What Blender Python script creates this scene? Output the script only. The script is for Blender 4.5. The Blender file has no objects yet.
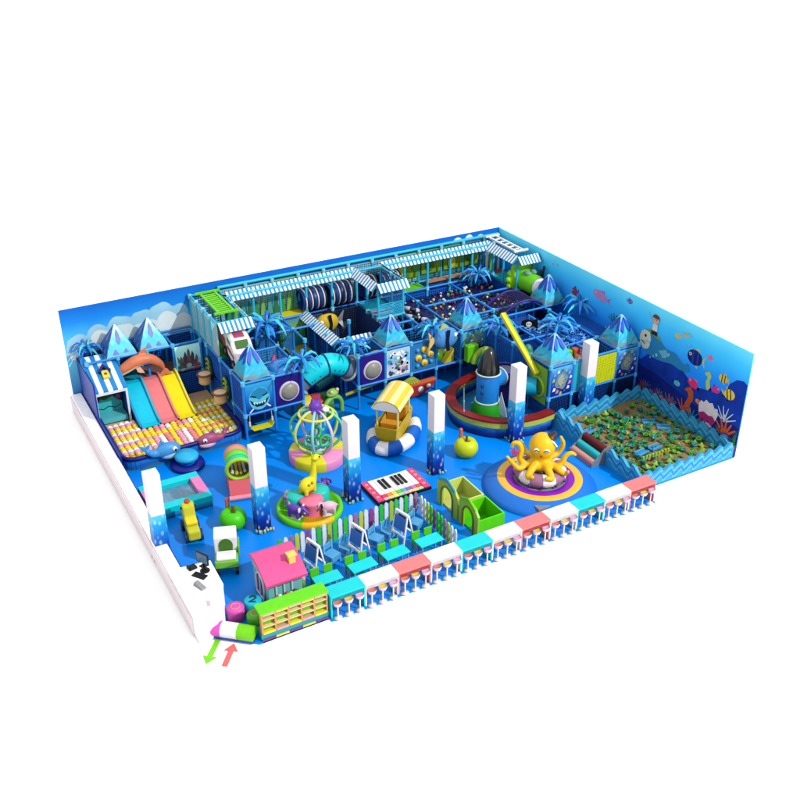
import bpy, math, random
from mathutils import Matrix, Vector
from math import sin, cos, pi, radians as rad
S = bpy.context.scene; COL = S.collection
random.seed(7)
# ------------------------------------------------------------------ camera, world, lamp, exposure
cd = bpy.data.cameras.new("camera"); cam = bpy.data.objects.new("camera", cd); COL.objects.link(cam)
cam.location = (-5.676, -20.506, 19.047)
yaw, pitch = .51, .50
cam.rotation_euler = (pi/2 - pitch, 0, -yaw)
cd.sensor_width = 36; cd.lens = 965.143/800*36; cd.clip_end = 3000
S.camera = cam
W = bpy.data.worlds.new("World"); S.world = W; W.use_nodes = True
W.node_tree.nodes["Background"].inputs[0].default_value = (1, 1, 1, 1)
W.node_tree.nodes["Background"].inputs[1].default_value = 1.0
ld = bpy.data.lights.new("key_lamp", 'AREA'); lamp = bpy.data.objects.new("key_lamp", ld); COL.objects.link(lamp)
ld.shape = 'DISK'; ld.size = 3.5
LD = Vector((.36, -.66, .66)).normalized(); LDIST = 110
lamp.location = Vector((9, 6, 0)) + LD*LDIST
lamp.rotation_euler = LD.to_track_quat('Z', 'Y').to_euler()
ld.energy = 1.05*pi*pi*LDIST**2
ld.color = (1, .97, .93)
S.view_settings.view_transform = 'Standard'; S.view_settings.look = 'None'
S.view_settings.exposure = .4; S.view_settings.gamma = 1
# ------------------------------------------------------------------ materials
def lin(c):
    c /= 255
    return c/12.92 if c <= .04045 else ((c+.055)/1.055)**2.4
KE = 1.72
_m = {}
def M(r, g, b, rough=.42, spec=.22, var=.10, sc=5., bump=0.):
    key = (r, g, b, rough, spec, var, sc, bump)
    if key in _m: return _m[key]
    m = bpy.data.materials.new("paint_%d_%d_%d" % (r, g, b)); m.use_nodes = True
    nt = m.node_tree; n = nt.nodes; l = nt.links; p = n["Principled BSDF"]
    c = [min(.82, lin(x)/KE) for x in (r, g, b)] if (r, g, b) != (255, 255, 255) else [.92]*3
    p.inputs["Roughness"].default_value = rough; p.inputs["Specular IOR Level"].default_value = spec
    tc = n.new("ShaderNodeTexCoord"); nz = n.new("ShaderNodeTexNoise"); nz.inputs["Scale"].default_value = sc; nz.inputs["Detail"].default_value = 4
    l.new(tc.outputs["Object"], nz.inputs["Vector"])
    mx = n.new("ShaderNodeMix"); mx.data_type = 'RGBA'
    mx.inputs["A"].default_value = [min(1, x*(1+var)) for x in c]+[1]
    mx.inputs["B"].default_value = [x*(1-var*1.5) for x in c]+[1]
    l.new(nz.outputs["Fac"], mx.inputs["Factor"]); l.new(mx.outputs["Result"], p.inputs["Base Color"])
    if bump:
        b_ = n.new("ShaderNodeBump"); b_.inputs["Strength"].default_value = bump; b_.inputs["Distance"].default_value = .02
        l.new(nz.outputs["Fac"], b_.inputs["Height"]); l.new(b_.outputs["Normal"], p.inputs["Normal"])
    _m[key] = m
    return m
def ramp_mat(name, stops, z0, z1, noise=.0, sc=1.5, rough=.5, extra=None, ke=None):
    """printed vinyl whose colour runs with height (object Z between z0 and z1)"""
    m = bpy.data.materials.new(name); m.use_nodes = True
    nt = m.node_tree; n = nt.nodes; l = nt.links; p = n["Principled BSDF"]
    p.inputs["Roughness"].default_value = rough; p.inputs["Specular IOR Level"].default_value = .15
    tc = n.new("ShaderNodeTexCoord"); sp = n.new("ShaderNodeSeparateXYZ"); l.new(tc.outputs["Object"], sp.inputs[0])
    mr = n.new("ShaderNodeMapRange"); mr.inputs["From Min"].default_value = z0; mr.inputs["From Max"].default_value = z1
    l.new(sp.outputs["Z"], mr.inputs["Value"])
    nz = n.new("ShaderNodeTexNoise"); nz.inputs["Scale"].default_value = sc; nz.inputs["Detail"].default_value = 5
    l.new(tc.outputs["Object"], nz.inputs["Vector"])
    ma = n.new("ShaderNodeMath"); ma.operation = 'MULTIPLY_ADD'; l.new(nz.outputs["Fac"], ma.inputs[0]); ma.inputs[1].default_value = noise
    sb = n.new("ShaderNodeMath"); sb.operation = 'SUBTRACT'; l.new(mr.outputs["Result"], sb.inputs[0]); sb.inputs[1].default_value = noise*.5
    l.new(sb.outputs[0], ma.inputs[2])
    cr = n.new("ShaderNodeValToRGB"); el = cr.color_ramp.elements
    while len(el) < len(stops): el.new(.5)
    for e, (t, c) in zip(el, stops):
        e.position = t; e.color = [min(.82, lin(x)/(ke or KE)) for x in c]+[1]
    l.new(ma.outputs[0], cr.inputs[0])
    out = cr.outputs[0]
    if extra:      # pale wave streaks and bubbles printed over the gradient
        vz = n.new("ShaderNodeTexVoronoi"); vz.inputs["Scale"].default_value = extra[1]
        mp = n.new("ShaderNodeMapping"); mp.inputs["Scale"].default_value = (1, 1, .55); l.new(tc.outputs["Object"], mp.inputs[0]); l.new(mp.outputs[0], vz.inputs["Vector"])
        wr = n.new("ShaderNodeTexNoise"); wr.inputs["Scale"].default_value = 2.4
        l.new(mp.outputs[0], wr.inputs["Vector"])
        r2 = n.new("ShaderNodeValToRGB"); r2.color_ramp.elements[0].position = .16; r2.color_ramp.elements[0].color = (1, 1, 1, 1); r2.color_ramp.elements[1].position = .40; r2.color_ramp.elements[1].color = (0, 0, 0, 1)
        l.new(vz.outputs["Distance"], r2.inputs[0])
        mm = n.new("ShaderNodeMath"); mm.operation = 'MULTIPLY'; l.new(r2.outputs[0], mm.inputs[0]); l.new(wr.outputs["Fac"], mm.inputs[1])
        mx = n.new("ShaderNodeMix"); mx.data_type = 'RGBA'; l.new(mm.outputs[0], mx.inputs["Factor"]); l.new(out, mx.inputs["A"])
        mx.inputs["B"].default_value = [min(.82, lin(x)/KE) for x in extra[0]]+[1]
        out = mx.outputs["Result"]
    l.new(out, p.inputs["Base Color"])
    return m
WHITE = M(250, 250, 252, var=.03); CYAN = M(0, 225, 235); BLUE = M(20, 110, 215); NAVY = M(10, 25, 105); TEAL = M(40, 170, 180)
PINK = M(235, 110, 165); SALMON = M(228, 120, 118); YEL = M(245, 220, 40); LIME = M(135, 225, 20); GREEN = M(30, 150, 40)
RED = M(190, 40, 40); BLACK = M(22, 22, 26, rough=.3); GREY = M(140, 150, 160); PURP = M(95, 40, 165); ORANGE = M(240, 150, 60)
POSTB = M(35, 140, 235); POSTC = M(50, 195, 240); MAUVE = M(165, 120, 165); SKIN = M(240, 195, 160); TAN = M(230, 190, 130); LPINK = M(245, 190, 215)
DNET = M(38, 110, 215); SHADE_BACK = M(18, 80, 188, spec=.05); CNET = M(175, 228, 238); BROWN = M(130, 85, 75); STEEL = M(150, 158, 160, rough=.35)
# ------------------------------------------------------------------ mesh builder
class MB:
    def __init__(s, origin=None):
        s.v = []; s.f = []; s.mi = []; s.sm = []
        s.T = Matrix.Translation(-Vector(origin)) if origin is not None else Matrix()
    def add(s, vs, fs, m=0, smooth=False):
        o = len(s.v); T = s.T
        s.v += [tuple(T @ Vector(v)) for v in vs]
        for i, f in enumerate(fs):
            s.f.append([o+k for k in f]); s.mi.append(m[i] if isinstance(m, (list, tuple)) else m); s.sm.append(smooth)
        return s
    def bx(s, x0, x1, y0, y1, z0, z1, m=0):
        return s.add([(x0,y0,z0),(x1,y0,z0),(x1,y1,z0),(x0,y1,z0),(x0,y0,z1),(x1,y0,z1),(x1,y1,z1),(x0,y1,z1)],
                     [(0,3,2,1),(4,5,6,7),(0,1,5,4),(1,2,6,5),(2,3,7,6),(3,0,4,7)], m)
    def box(s, c, d, m=0, R=None):
        d = Vector(d)/2; R = R or Matrix.Identity(3)
        vs = [Vector(c)+R @ Vector((a*d.x, b*d.y, e*d.z)) for e in (-1,1) for a, b in ((-1,-1),(1,-1),(1,1),(-1,1))]
        return s.add(vs, [(0,3,2,1),(4,5,6,7),(0,1,5,4),(1,2,6,5),(2,3,7,6),(3,0,4,7)], m)
    def bar(s, p, q, w, m=0, h=None):
        p = Vector(p); q = Vector(q); d = (q-p).normalized()
        a = d.cross(Vector((0,0,1)) if abs(d.z) < .9 else Vector((0,1,0))).normalized(); b = a.cross(d)
        a *= w/2; b *= (h or w)/2
        vs = [p-a-b, p+a-b, p+a+b, p-a+b, q-a-b, q+a-b, q+a+b, q-a+b]
        return s.add(vs, [(3,2,1,0),(4,5,6,7),(0,1,5,4),(1,2,6,5),(2,3,7,6),(3,0,4,7)], m)
    def tube(s, pts, r, n=10, m=0, closed=False, caps=True):
        pts = [Vector(p) for p in pts]; N = len(pts); vs = []; fs = []; ms = []
        rr = r if isinstance(r, (list, tuple)) else [r]*N
        ref = None
        for i, p in enumerate(pts):
            d = (pts[(i+1) % N]-pts[i-1]) if closed else (pts[min(i+1, N-1)]-pts[max(i-1, 0)])
            d.normalize()
            if ref is None: ref = d.cross(Vector((0,0,1)) if abs(d.z) < .9 else Vector((0,1,0))).normalized()
            a = (ref - d*ref.dot(d)).normalized(); ref = a; b = d.cross(a)
            vs += [p+(a*cos(2*pi*k/n)+b*sin(2*pi*k/n))*rr[i] for k in range(n)]
        for i in range(N if closed else N-1):
            j = (i+1) % N
            for k in range(n):
                fs.append((i*n+k, i*n+(k+1) % n, j*n+(k+1) % n, j*n+k)); ms.append(m(i) if callable(m) else m)
        s.add(vs, fs, ms, True)
        if caps and not closed:
            s.add(vs[:n], [tuple(reversed(range(n)))], m(0) if callable(m) else m); s.add(vs[-n:], [tuple(range(n))], m(N-2) if callable(m) else m)
        return s
    def cyl(s, p, q, r0, r1=None, n=16, m=0, caps=True):
        return s.tube([p, q], [r0, r0 if r1 is None else r1], n, m, caps=caps)
    def lathe(s, prof, o=(0,0,0), n=24, m=0, axis=None, arc=2*pi, a0=0, sm=True):
        """prof: (radius, height) pairs, bottom to top; m may be a function (ring, segment)"""
        o = Vector(o); ax = Vector(axis).normalized() if axis else Vector((0,0,1))
        a = ax.cross(Vector((0,1,0)) if abs(ax.y) < .9 else Vector((1,0,0))).normalized(); 
        if not axis: a = Vector((1,0,0))
        b = ax.cross(a); full = abs(arc-2*pi) < 1e-4; k = n if full else n+1; vs = []; fs = []; ms = []
        for r, h in prof:
            vs += [o+ax*h+(a*cos(a0+arc*i/n)+b*sin(a0+arc*i/n))*r for i in range(k)]
        for j in range(len(prof)-1):
            for i in range(n):
                i2 = (i+1) % k
                fs.append((j*k+i, j*k+i2, (j+1)*k+i2, (j+1)*k+i)); ms.append(m(j, i) if callable(m) else m)
        return s.add(vs, fs, ms, sm)
    def sph(s, c, r, nu=16, nv=10, m=0, R=None):
        r = Vector(r) if isinstance(r, (tuple, list)) else Vector((r, r, r)); R = R or Matrix.Identity(3); c = Vector(c)
        vs = []; fs = []
        for j in range(nv+1):
            t = -pi/2+pi*j/nv
            vs += [c+R @ Vector((r.x*cos(t)*cos(2*pi*i/nu), r.y*cos(t)*sin(2*pi*i/nu), r.z*sin(t))) for i in range(nu)]
        for j in range(nv):
            for i in range(nu):
                fs.append((j*nu+i, j*nu+(i+1) % nu, (j+1)*nu+(i+1) % nu, (j+1)*nu+i))
        return s.add(vs, fs, m, True)
    def prism(s, pts, o, u, v, w, m=0, mside=None):
        o = Vector(o); u = Vector(u); v = Vector(v); w = Vector(w); n = len(pts)
        if sum(pts[i-1][0]*pts[i][1]-pts[i][0]*pts[i-1][1] for i in range(n)) < 0: pts = pts[::-1]
        A = [o+u*a+v*b for a, b in pts]; vs = A+[p+w for p in A]
        fl = u.cross(v).dot(w) < 0
        fs = [tuple(reversed(range(n))), tuple(range(n, 2*n))]+[(i, (i+1) % n, n+(i+1) % n, n+i) for i in range(n)]
        if fl: fs = [tuple(reversed(f)) for f in fs]
        ms = m if mside is None else [m, m]+[mside]*n
        return s.add(vs, fs, ms)
    def torus(s, c, R, r, n=32, k=10, m=0, axis=(0,0,1), sx=1., sy=1., rz=0., flat=1.):
        c = Vector(c); ax = Vector(axis).normalized()
        a = ax.cross(Vector((0,1,0)) if abs(ax.y) < .9 else Vector((1,0,0))).normalized()
        if tuple(axis) == (0,0,1): a = Vector((cos(rz), sin(rz), 0))
        b = ax.cross(a); vs = []; fs = []; ms = []
        for i in range(n):
            t = 2*pi*i/n
            for j in range(k):
                q = 2*pi*j/k; rad_ = R+r*cos(q)
                vs.append(c+a*cos(t)*(R*sx+r*cos(q))+b*sin(t)*(R*sy+r*cos(q))+ax*r*sin(q)*flat)
            for j in range(k):
                fs.append((i*k+j, ((i+1) % n)*k+j, ((i+1) % n)*k+(j+1) % k, i*k+(j+1) % k)); ms.append(m(i) if callable(m) else m)
        return s.add(vs, fs, ms, True)
    def net(s, o, u, v, nu, nv, w=.02, m=0):
        o = Vector(o); u = Vector(u); v = Vector(v)
        for i in range(nu+1): s.bar(o+u*(i/nu), o+u*(i/nu)+v, w, m)
        for j in range(nv+1): s.bar(o+v*(j/nv), o+v*(j/nv)+u, w*.9, m)
        return s
    def build(s, name, mats, parent=None, bevel=0, remesh=0, sub=0):
        me = bpy.data.meshes.new(name); me.from_pydata(s.v, [], s.f)
        for m in (mats if isinstance(mats, (list, tuple)) else [mats]): me.materials.append(m)
        me.polygons.foreach_set("material_index", s.mi); me.polygons.foreach_set("use_smooth", s.sm); me.update()
        o = bpy.data.objects.new(name, me); COL.objects.link(o)
        if parent: o.parent = parent
        if bevel:
            b = o.modifiers.new("bevel", 'BEVEL'); b.width = bevel; b.segments = 2; b.limit_method = 'ANGLE'; b.angle_limit = rad(40)
        if remesh:
            b = o.modifiers.new("remesh", 'REMESH'); b.mode = 'VOXEL'; b.voxel_size = remesh; b.use_smooth_shade = True
            b = o.modifiers.new("smooth", 'SMOOTH'); b.iterations = 4; b.factor = .5
        return o
def tag(o, label, cat, group=None, kind=None):
    if label: o["label"] = label
    if cat: o["category"] = cat
    if group: o["group"] = group
    if kind: o["kind"] = kind
    return o
def E(name, label, cat, loc, rz=0, group=None):
    o = bpy.data.objects.new(name, None); o.empty_display_size = .2; COL.objects.link(o)
    o.location = loc; o.rotation_euler = (0, 0, rz); return tag(o, label, cat, group)
def put(o, loc, rz=0):
    o.location = loc; o.rotation_euler = (0, 0, rz); return o
KIDS = {}
def dup(o, loc, rz, label, group=None, parent=None):
    c = o.copy(); COL.objects.link(c)
    if parent is None:
        c.location = loc; c.rotation_euler = (0, 0, rz); c["label"] = label
        if group: c["group"] = group
    else: c.parent = parent
    if o not in KIDS: KIDS[o] = list(o.children)
    for ch in KIDS[o]: dup(ch, None, None, None, None, c)
    return c
def circ(cx, cy, rx, ry=None, n=20, a0=0., a1=2*pi):
    ry = rx if ry is None else ry; full = abs(a1-a0-2*pi) < 1e-4
    return [(cx+rx*cos(a0+(a1-a0)*i/(n if full else n-1)), cy+ry*sin(a0+(a1-a0)*i/(n if full else n-1))) for i in range(n)]
def smo(pts, n=4):
    """smooth closed outline through the points"""
    P = [Vector((a, b, 0)) for a, b in pts]; out = []; L = len(P)
    for i in range(L):
        a, b, c, d = P[i-1], P[i], P[(i+1) % L], P[(i+2) % L]
        for k in range(n):
            t = k/n; q = .5*((2*b)+(c-a)*t+(2*a-5*b+4*c-d)*t*t+(3*b-a-3*c+d)*t**3); out.append((q.x, q.y))
    return out
def bez(pts, n=8):
    """Catmull-Rom through the points"""
    P = [Vector(p) for p in pts]; P = [2*P[0]-P[1]]+P+[2*P[-1]-P[-2]]; out = []
    for i in range(1, len(P)-2):
        a, b, c, d = P[i-1:i+3]
        for k in range(n):
            t = k/n; out.append(.5*((2*b)+(c-a)*t+(2*a-5*b+4*c-d)*t*t+(3*b-a-3*c+d)*t**3))
    return out+[P[-2]]
# ------------------------------------------------------------------ setting
g = MB().add([(-500,-500,-.06),(500,-500,-.06),(500,500,-.06),(-500,500,-.06)], [(0,1,2,3)])
tag(g.build("ground", M(255, 255, 255, rough=.8, spec=0., var=.0)), None, None, None, "structure")
FLOOR = [(-.2, 15.83), (-.2, .55), (-.28, .45), (.92, -.63), (3.1, -.63), (3.1, -.77), (15.45, -.77), (15.45, .03), (20.05, .03), (20.05, 15.83)]
tag(MB().prism(FLOOR, (0,0,-.05), (1,0,0), (0,1,0), (0,0,.05)).build("floor", M(0, 140, 252, rough=.3, spec=.13, var=.05, sc=.6)), None, None, None, "structure")
# ---- walls
def decal(par, name, layers, o, u, v, nrm, mats):
    """flat printed figure stuck on a wall: list of (polygon, material index, layer)"""
    mb = MB(par.location); o = Vector(o); nrm = Vector(nrm)
    for pts, mi, lay in layers: mb.prism(pts, o+nrm*(.002+.004*lay), u, v, nrm*.003, mi)
    return mb.build(name, mats, par)
def fish_layers(cx, cy, L, H, d=1, tail=1., a=0., col=0, stripe=None, eye=True, fin=True):
    def rot(p): 
        x, y = p; x *= d; return (cx+x*cos(a)-y*sin(a), cy+x*sin(a)+y*cos(a))
    body = [rot((L*.5*cos(t)*(1 if cos(t) > 0 else .95), H*.5*sin(t))) for t in [2*pi*i/18 for i in range(18)]]
    ls = [([rot(p) for p in ((-L*.42, 0), (-L*.72*tail, H*.42), (-L*.62*tail, 0), (-L*.72*tail, -H*.42))], col+1, 0), (body, col, 1)]
    if fin:
        ls.append(([rot(p) for p in ((L*.15, H*.42), (-L*.2, H*.72), (-L*.3, H*.35))], col+1, 0))
        ls.append(([rot(p) for p in ((L*.05, -H*.42), (-L*.2, -H*.66), (-L*.25, -H*.35))], col+1, 0))
    if stripe is not None:
        for sx in (.12, -.2): ls.append(([rot((L*(sx+dx), H*.5*yy*math.sqrt(max(0, 1-(2*(sx+dx))**2))*.98)) for dx, yy in ((-.05,-1),(.05,-1),(.06,0),(.05,1),(-.05,1),(-.04,0))], stripe, 2))
    if eye:
        ls.append(([rot((L*.32+H*.11*x, H*.12+H*.11*y)) for x, y in circ(0, 0, 1, n=10)], 3, 2)); ls.append(([rot((L*.33+H*.055*x, H*.12+H*.055*y)) for x, y in circ(0, 0, 1, n=8)], 4, 3))
    return ls
bw = E("back_wall", "long back wall printed with a blue sky and pale clouds", "wall", (-.45, 15.75, 0))
mb = MB((-.45, 15.75, 0)); mb.bx(-.45, 20.05, 15.75, 15.83, 0, 4.25)
mb.build("wall_panel", ramp_mat("sky_mural", [(0, (20,80,180)), (.45, (105,200,235)), (.68, (70,175,235)), (.86, (20,125,215)), (1, (5,95,190))], 0, 4.25, .12, .5, ke=1.35), bw)
def cloud(pts, shade):
    decal(bw, "painted_cloud", [(pts, 0, shade)], (0, 15.75, 0), (1,0,0), (0,0,1), (0,-1,0), [M(235, 250, 255, var=.3, sc=.8) if shade else M(165, 220, 248, var=.25, sc=.8)])
def puff(x0, x1, zb, bumps):
    """scalloped cloud outline"""
    pts = [(x0, zb)]
    for i in range(61):
        x = x0+(x1-x0)*i/60; z = zb+.02
        for cx, cz, r in bumps:
            if abs(x-cx) < r: z = max(z, cz+.75*r*math.sqrt(1-((x-cx)/r)**2)+.03*sin(x*9))
            elif cz-.1 > z and abs(x-cx) < r*1.3: z = max(z, cz-.1)
        pts.append((x, z))
    return pts+[(x1, zb)]
cloud(puff(-.4, 4.6, 2.2, [(.1,2.75,.5),(.9,3.05,.45),(1.8,3.2,.5),(2.7,3.3,.45),(3.5,3.42,.5),(4.2,3.3,.4)]), 0)
cloud(puff(-.3, 3.5, 2.1, [(.2,2.5,.4),(1.0,2.8,.45),(1.9,2.9,.42),(2.7,2.75,.5)]), 1)
cloud(puff(2.6, 4.7, 2.4, [(3.0,2.85,.4),(3.7,3.05,.42),(4.35,2.9,.35)]), 1)
cloud(puff(17.2, 19.2, 3.85, [(17.7,3.9,.3),(18.3,4.0,.22),(18.9,3.9,.25)]), 1)
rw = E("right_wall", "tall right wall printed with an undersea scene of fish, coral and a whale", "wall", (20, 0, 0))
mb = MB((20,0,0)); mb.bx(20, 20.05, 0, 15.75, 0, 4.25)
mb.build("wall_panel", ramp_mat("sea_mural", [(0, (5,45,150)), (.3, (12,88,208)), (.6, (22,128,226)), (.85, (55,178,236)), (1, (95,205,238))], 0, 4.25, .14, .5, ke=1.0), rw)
def rd(name, layers, mats): return decal(rw, name, layers, (20, 0, 0), (0,-1,0), (0,0,1), (-1,0,0), mats)
def yz(pts): return [(-y, z) for y, z in pts]
EYE = [M(245, 245, 250), M(10, 10, 20)]
rd("painted_seamount", [(yz([(15.7,.0),(13,1.6),(11,1.2),(9,1.9),(7.5,1.5),(6.2,1.9),(5.4,1.75),(4.6,2.6),(4.1,2.66),(3.4,2.4),(2.8,2.05),(2.2,1.9),(1.8,2.0),(1.5,2.25),(1.2,2.3),(.95,2.15),(.8,2.7),(.5,3.0),(.2,3.08),(.01,3.0),(.01,.01),(15.7,-.0)]), 0, 0),
    (yz([(6.5,1.2),(5.6,1.5),(4.4,1.5),(3.2,1.3),(2,1.1),(1,1.3),(.02,1.2),(.02,.02),(6.5,.02)]), 1, 1)], [M(14, 62, 190, var=.5, sc=1.6), M(14, 36, 145, var=.5, sc=3)])
rd("painted_seabed", [(yz([(6.4,.55),(5.6,.5),(4.8,.62),(3.9,.52),(3.1,.62),(2.3,.5),(1.5,.62),(.02,.5),(.02,.02),(6.4,.02)]), 0, 2)], [M(150, 130, 130, var=.5, sc=4)])
rd("painted_fish", fish_layers(-8.2, 3.5, .95, .42, -1, a=-.12), [M(200, 150, 215), M(190, 120, 190), M(220, 180, 230)]+EYE)
rd("painted_fish", fish_layers(-9.85, 3.1, .42, .36, -1, a=.2), [M(150, 60, 110), M(90, 40, 120), WHITE]+EYE)
rd("painted_fish", fish_layers(-2.6, 3.0, .78, .62, -1, tail=.95, stripe=2), [M(15, 30, 120), M(190, 215, 130), M(25, 70, 190)]+EYE)
rd("painted_fish", fish_layers(-1.12, 2.78, .42, .34, -1, stripe=2), [M(240, 205, 60), M(235, 190, 50), M(60, 60, 40)]+EYE)
rd("painted_fish", fish_layers(-.72, 2.3, .52, .42, 1, stripe=2, a=.25), [M(250, 215, 50), M(240, 200, 50), M(50, 50, 40)]+EYE)
rd("painted_fish", fish_layers(-2.5, 1.95, .55, .36, -1, a=-.3), [M(235, 50, 130), M(240, 120, 180), WHITE]+EYE)
rd("painted_fish", fish_layers(-1.38, 2.2, .45, .28, 1, a=.3), [M(215, 60, 165), M(90, 60, 190), WHITE]+EYE)
rd("painted_seahorse", [(smo(yz([(2.0,2.62),(1.8,2.75),(1.68,2.6),(1.72,2.4),(1.66,2.15),(1.8,2.0),(1.9,2.3),(1.84,2.5)])), 0, 1)], [M(190, 215, 120)])
rd("painted_seahorse", [(smo(yz([(2.85,1.55),(2.6,1.75),(2.42,1.62),(2.36,1.3),(2.48,1.0),(2.36,.72),(2.6,.7),(2.72,1.0),(2.62,1.3),(2.68,1.5)])), 0, 3)], [M(200, 90, 50)])
rd("painted_shell", [(yz([(1.88,.72),(2.0,1.0),(2.05,1.3),(1.95,1.5),(1.82,1.46),(1.72,1.62),(1.55,1.55),(1.4,1.62),(1.28,1.46),(1.12,1.48),(1.06,1.25),(1.15,.95),(1.28,.7)]), 0, 3), (yz([(1.88,.71),(1.97,.98),(1.75,1.1),(1.5,1.04),(1.3,1.1),(1.14,.97),(1.28,.7)]), 1, 4)], [M(238, 228, 240), M(175, 40, 115)])
def branch(cy, z, h, n, w):
    ls = [(yz([(cy-w, z), (cy+w, z), (cy+w*.6, z+h*.5), (cy-w*.6, z+h*.5)]), 0, 3)]
    for i in range(n):
        a = (i-(n-1)/2)*.42; c, s_ = cos(a), sin(a)
        p = [(-w*.6, h*.2), (w*.6, h*.2), (w*.35, h), (0, h*1.06), (-w*.35, h)]
        ls.append((yz([(cy-(x*c+y*s_), z-x*s_+y*c) for x, y in p]), 0, 4+i % 2))
    return ls
rd("painted_coral", branch(.62, .62, .62, 5, .1), [M(220, 95, 45)])
rd("painted_coral", branch(.75, 1.15, .6, 6, .05), [M(205, 220, 240)])
rd("painted_coral", branch(3.6, .5, .5, 5, .06), [M(150, 90, 150)])
rd("painted_coral", branch(5.0, .5, .42, 4, .09), [M(150, 70, 50)])
rd("painted_coral", branch(4.2, .55, .35, 4, .07), [M(180, 50, 80)])
rd("painted_rock", [([(-y+.28*cos(t)*(1+.2*sin(3*t)), z+.2*sin(t)) for t in [2*pi*i/14 for i in range(14)]], i % 2, 5) for i, (y, z) in enumerate([(1.5,.55),(1.05,.5),(1.9,.45),(.7,.42)])], [M(215, 200, 230, var=.4, sc=9), M(150, 100, 170, var=.4, sc=9)])
rd("painted_seaweed", [(yz([(.28-.05*k,.05),(.2-.05*k,.05),(.17-.04*k,.9+.1*k),(.24-.05*k,.5)]), 0, 6+k) for k in range(4)], [M(70, 150, 50)])
whale = smo(yz([(5.55,2.5),(5.6,2.85),(5.3,3.12),(4.8,3.15),(4.45,2.95),(4.1,2.75),(3.6,2.75),(3.1,2.5),(2.9,2.62),(2.75,2.35),(3.2,2.2),(3.7,2.25),(4.2,2.15),(4.7,2.1),(5.2,2.2)]))
rd("painted_whale", [(whale, 0, 2), (smo(yz([(5.6,2.7),(5.5,3.0),(5.15,3.1),(4.98,2.8),(5.05,2.4),(5.3,2.28),(5.52,2.45)])), 1, 3), (yz([(5.3,3.1),(4.9,3.28),(4.45,3.0),(4.42,2.9),(4.85,3.02)]), 2, 4),
    (circ(-5.28, 2.85, .06, n=10), 3, 5), (yz([(5.5,2.55),(5.25,2.48),(5.25,2.52),(5.5,2.6)]), 3, 5), (yz([(4.5,2.5),(4.1,2.7),(3.9,2.5),(4.15,2.3)]), 4, 3)],
    [M(40, 140, 205), M(225, 230, 215), M(120, 170, 60), M(40, 30, 40), M(110, 190, 225)])
rd("painted_boy", [(yz([(4.98,3.2),(4.68,3.2),(4.7,3.52),(4.95,3.52)]), 0, 6), (circ(-4.83, 3.68, .17, n=14), 1, 7), (circ(-4.83, 3.76, .2, .15, 14), 2, 6), (circ(-4.83, 3.82, .17, .09, 10), 2, 8),
    (circ(-4.9, 3.68, .025, n=8), 3, 8), (circ(-4.78, 3.68, .025, n=8), 3, 8), (yz([(5.0,3.05),(4.66,3.05),(4.68,3.22),(4.98,3.22)]), 3, 7), (yz([(5.02,3.5),(5.3,3.85),(5.27,3.88),(4.97,3.56)]), 4, 6)],
    [M(235, 235, 235), M(235, 190, 160), M(120, 70, 50), M(40, 35, 45), M(150, 215, 235)])
pm = random.Random(5)
for i in range(16):      # crowded reef along the bottom
    y = .5+.34*i+pm.uniform(-.12,.12); z = .42+.2*pm.random()
    if i % 2: rd("painted_coral", branch(y, z, .26+.3*pm.random(), pm.choice([3,4,5,6]), .035+.04*pm.random()), [pm.choice([M(205,90,60), M(120,70,150), M(60,140,170), M(200,70,110), M(160,120,90), M(40,90,180)])])
    else: rd("painted_rock", [([(-y+(.2+.14*pm.random())*cos(t)*(1+.2*sin(3*t+i)), z+.02+.17*sin(t)*(1+.25*cos(4*t))) for t in [2*pi*k/16 for k in range(16)]], 0, 6), ([(-y+.12*cos(t), z+.06+.08*sin(t)) for t in [2*pi*k/10 for k in range(10)]], 1, 7)], [pm.choice([M(140,110,120,var=.5,sc=8), M(110,80,150,var=.5,sc=8), M(90,70,80,var=.5,sc=8)]), pm.choice([M(210,190,220), M(180,120,140), M(90,140,160)])])
for i in range(9):
    y, z = pm.uniform(.6, 12), pm.uniform(2.0, 3.9)
    rd("painted_bubble", [(circ(-y+.16*k, z+.2*k*pm.random(), .03+.04*pm.random(), n=10), 0, 9) for k in range(3)], [M(150,215,240)])
for yy, zz, L, c in ((3.6,3.5,.3,M(240,200,90)),(3.2,3.7,.26,M(240,200,90)),(6.4,3.9,.3,M(120,110,200)),(13.4,3.3,.4,M(240,170,120)),(2.1,1.35,.3,M(240,130,60)),(3.3,1.6,.34,M(90,200,220)),(1.9,3.3,.28,M(240,120,170))):
    rd("painted_fish", fish_layers(-yy, zz, L, L*.7, -1 if pm.random() < .5 else 1), [c, c, WHITE]+EYE)
rd("painted_anemone", branch(7.15, 2.6, .45, 6, .06), [M(40, 140, 150)])
lw = E("low_wall", "low white wall along the left edge with its outer face tinted pink as shade", "wall", (-.4, .6, 0))
mb = MB(lw.location); mb.bx(-.56, -.16, .3, 15.7, 0, .65); mb.build("wall_core", M(255, 255, 255), lw, bevel=.02)
mb = MB(lw.location); mb.bx(-.6, -.562, .6, 15.7, .0, .6); mb.build("outer_shade_tint", M(255, 240, 246), lw)  # pale pink stands in for shade on the wall's outer side
mb = MB(lw.location); mb.bx(-.158, -.13, 2.5, 15.7, .0, .64); mb.build("inner_panel", M(18, 50, 150), lw)
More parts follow.
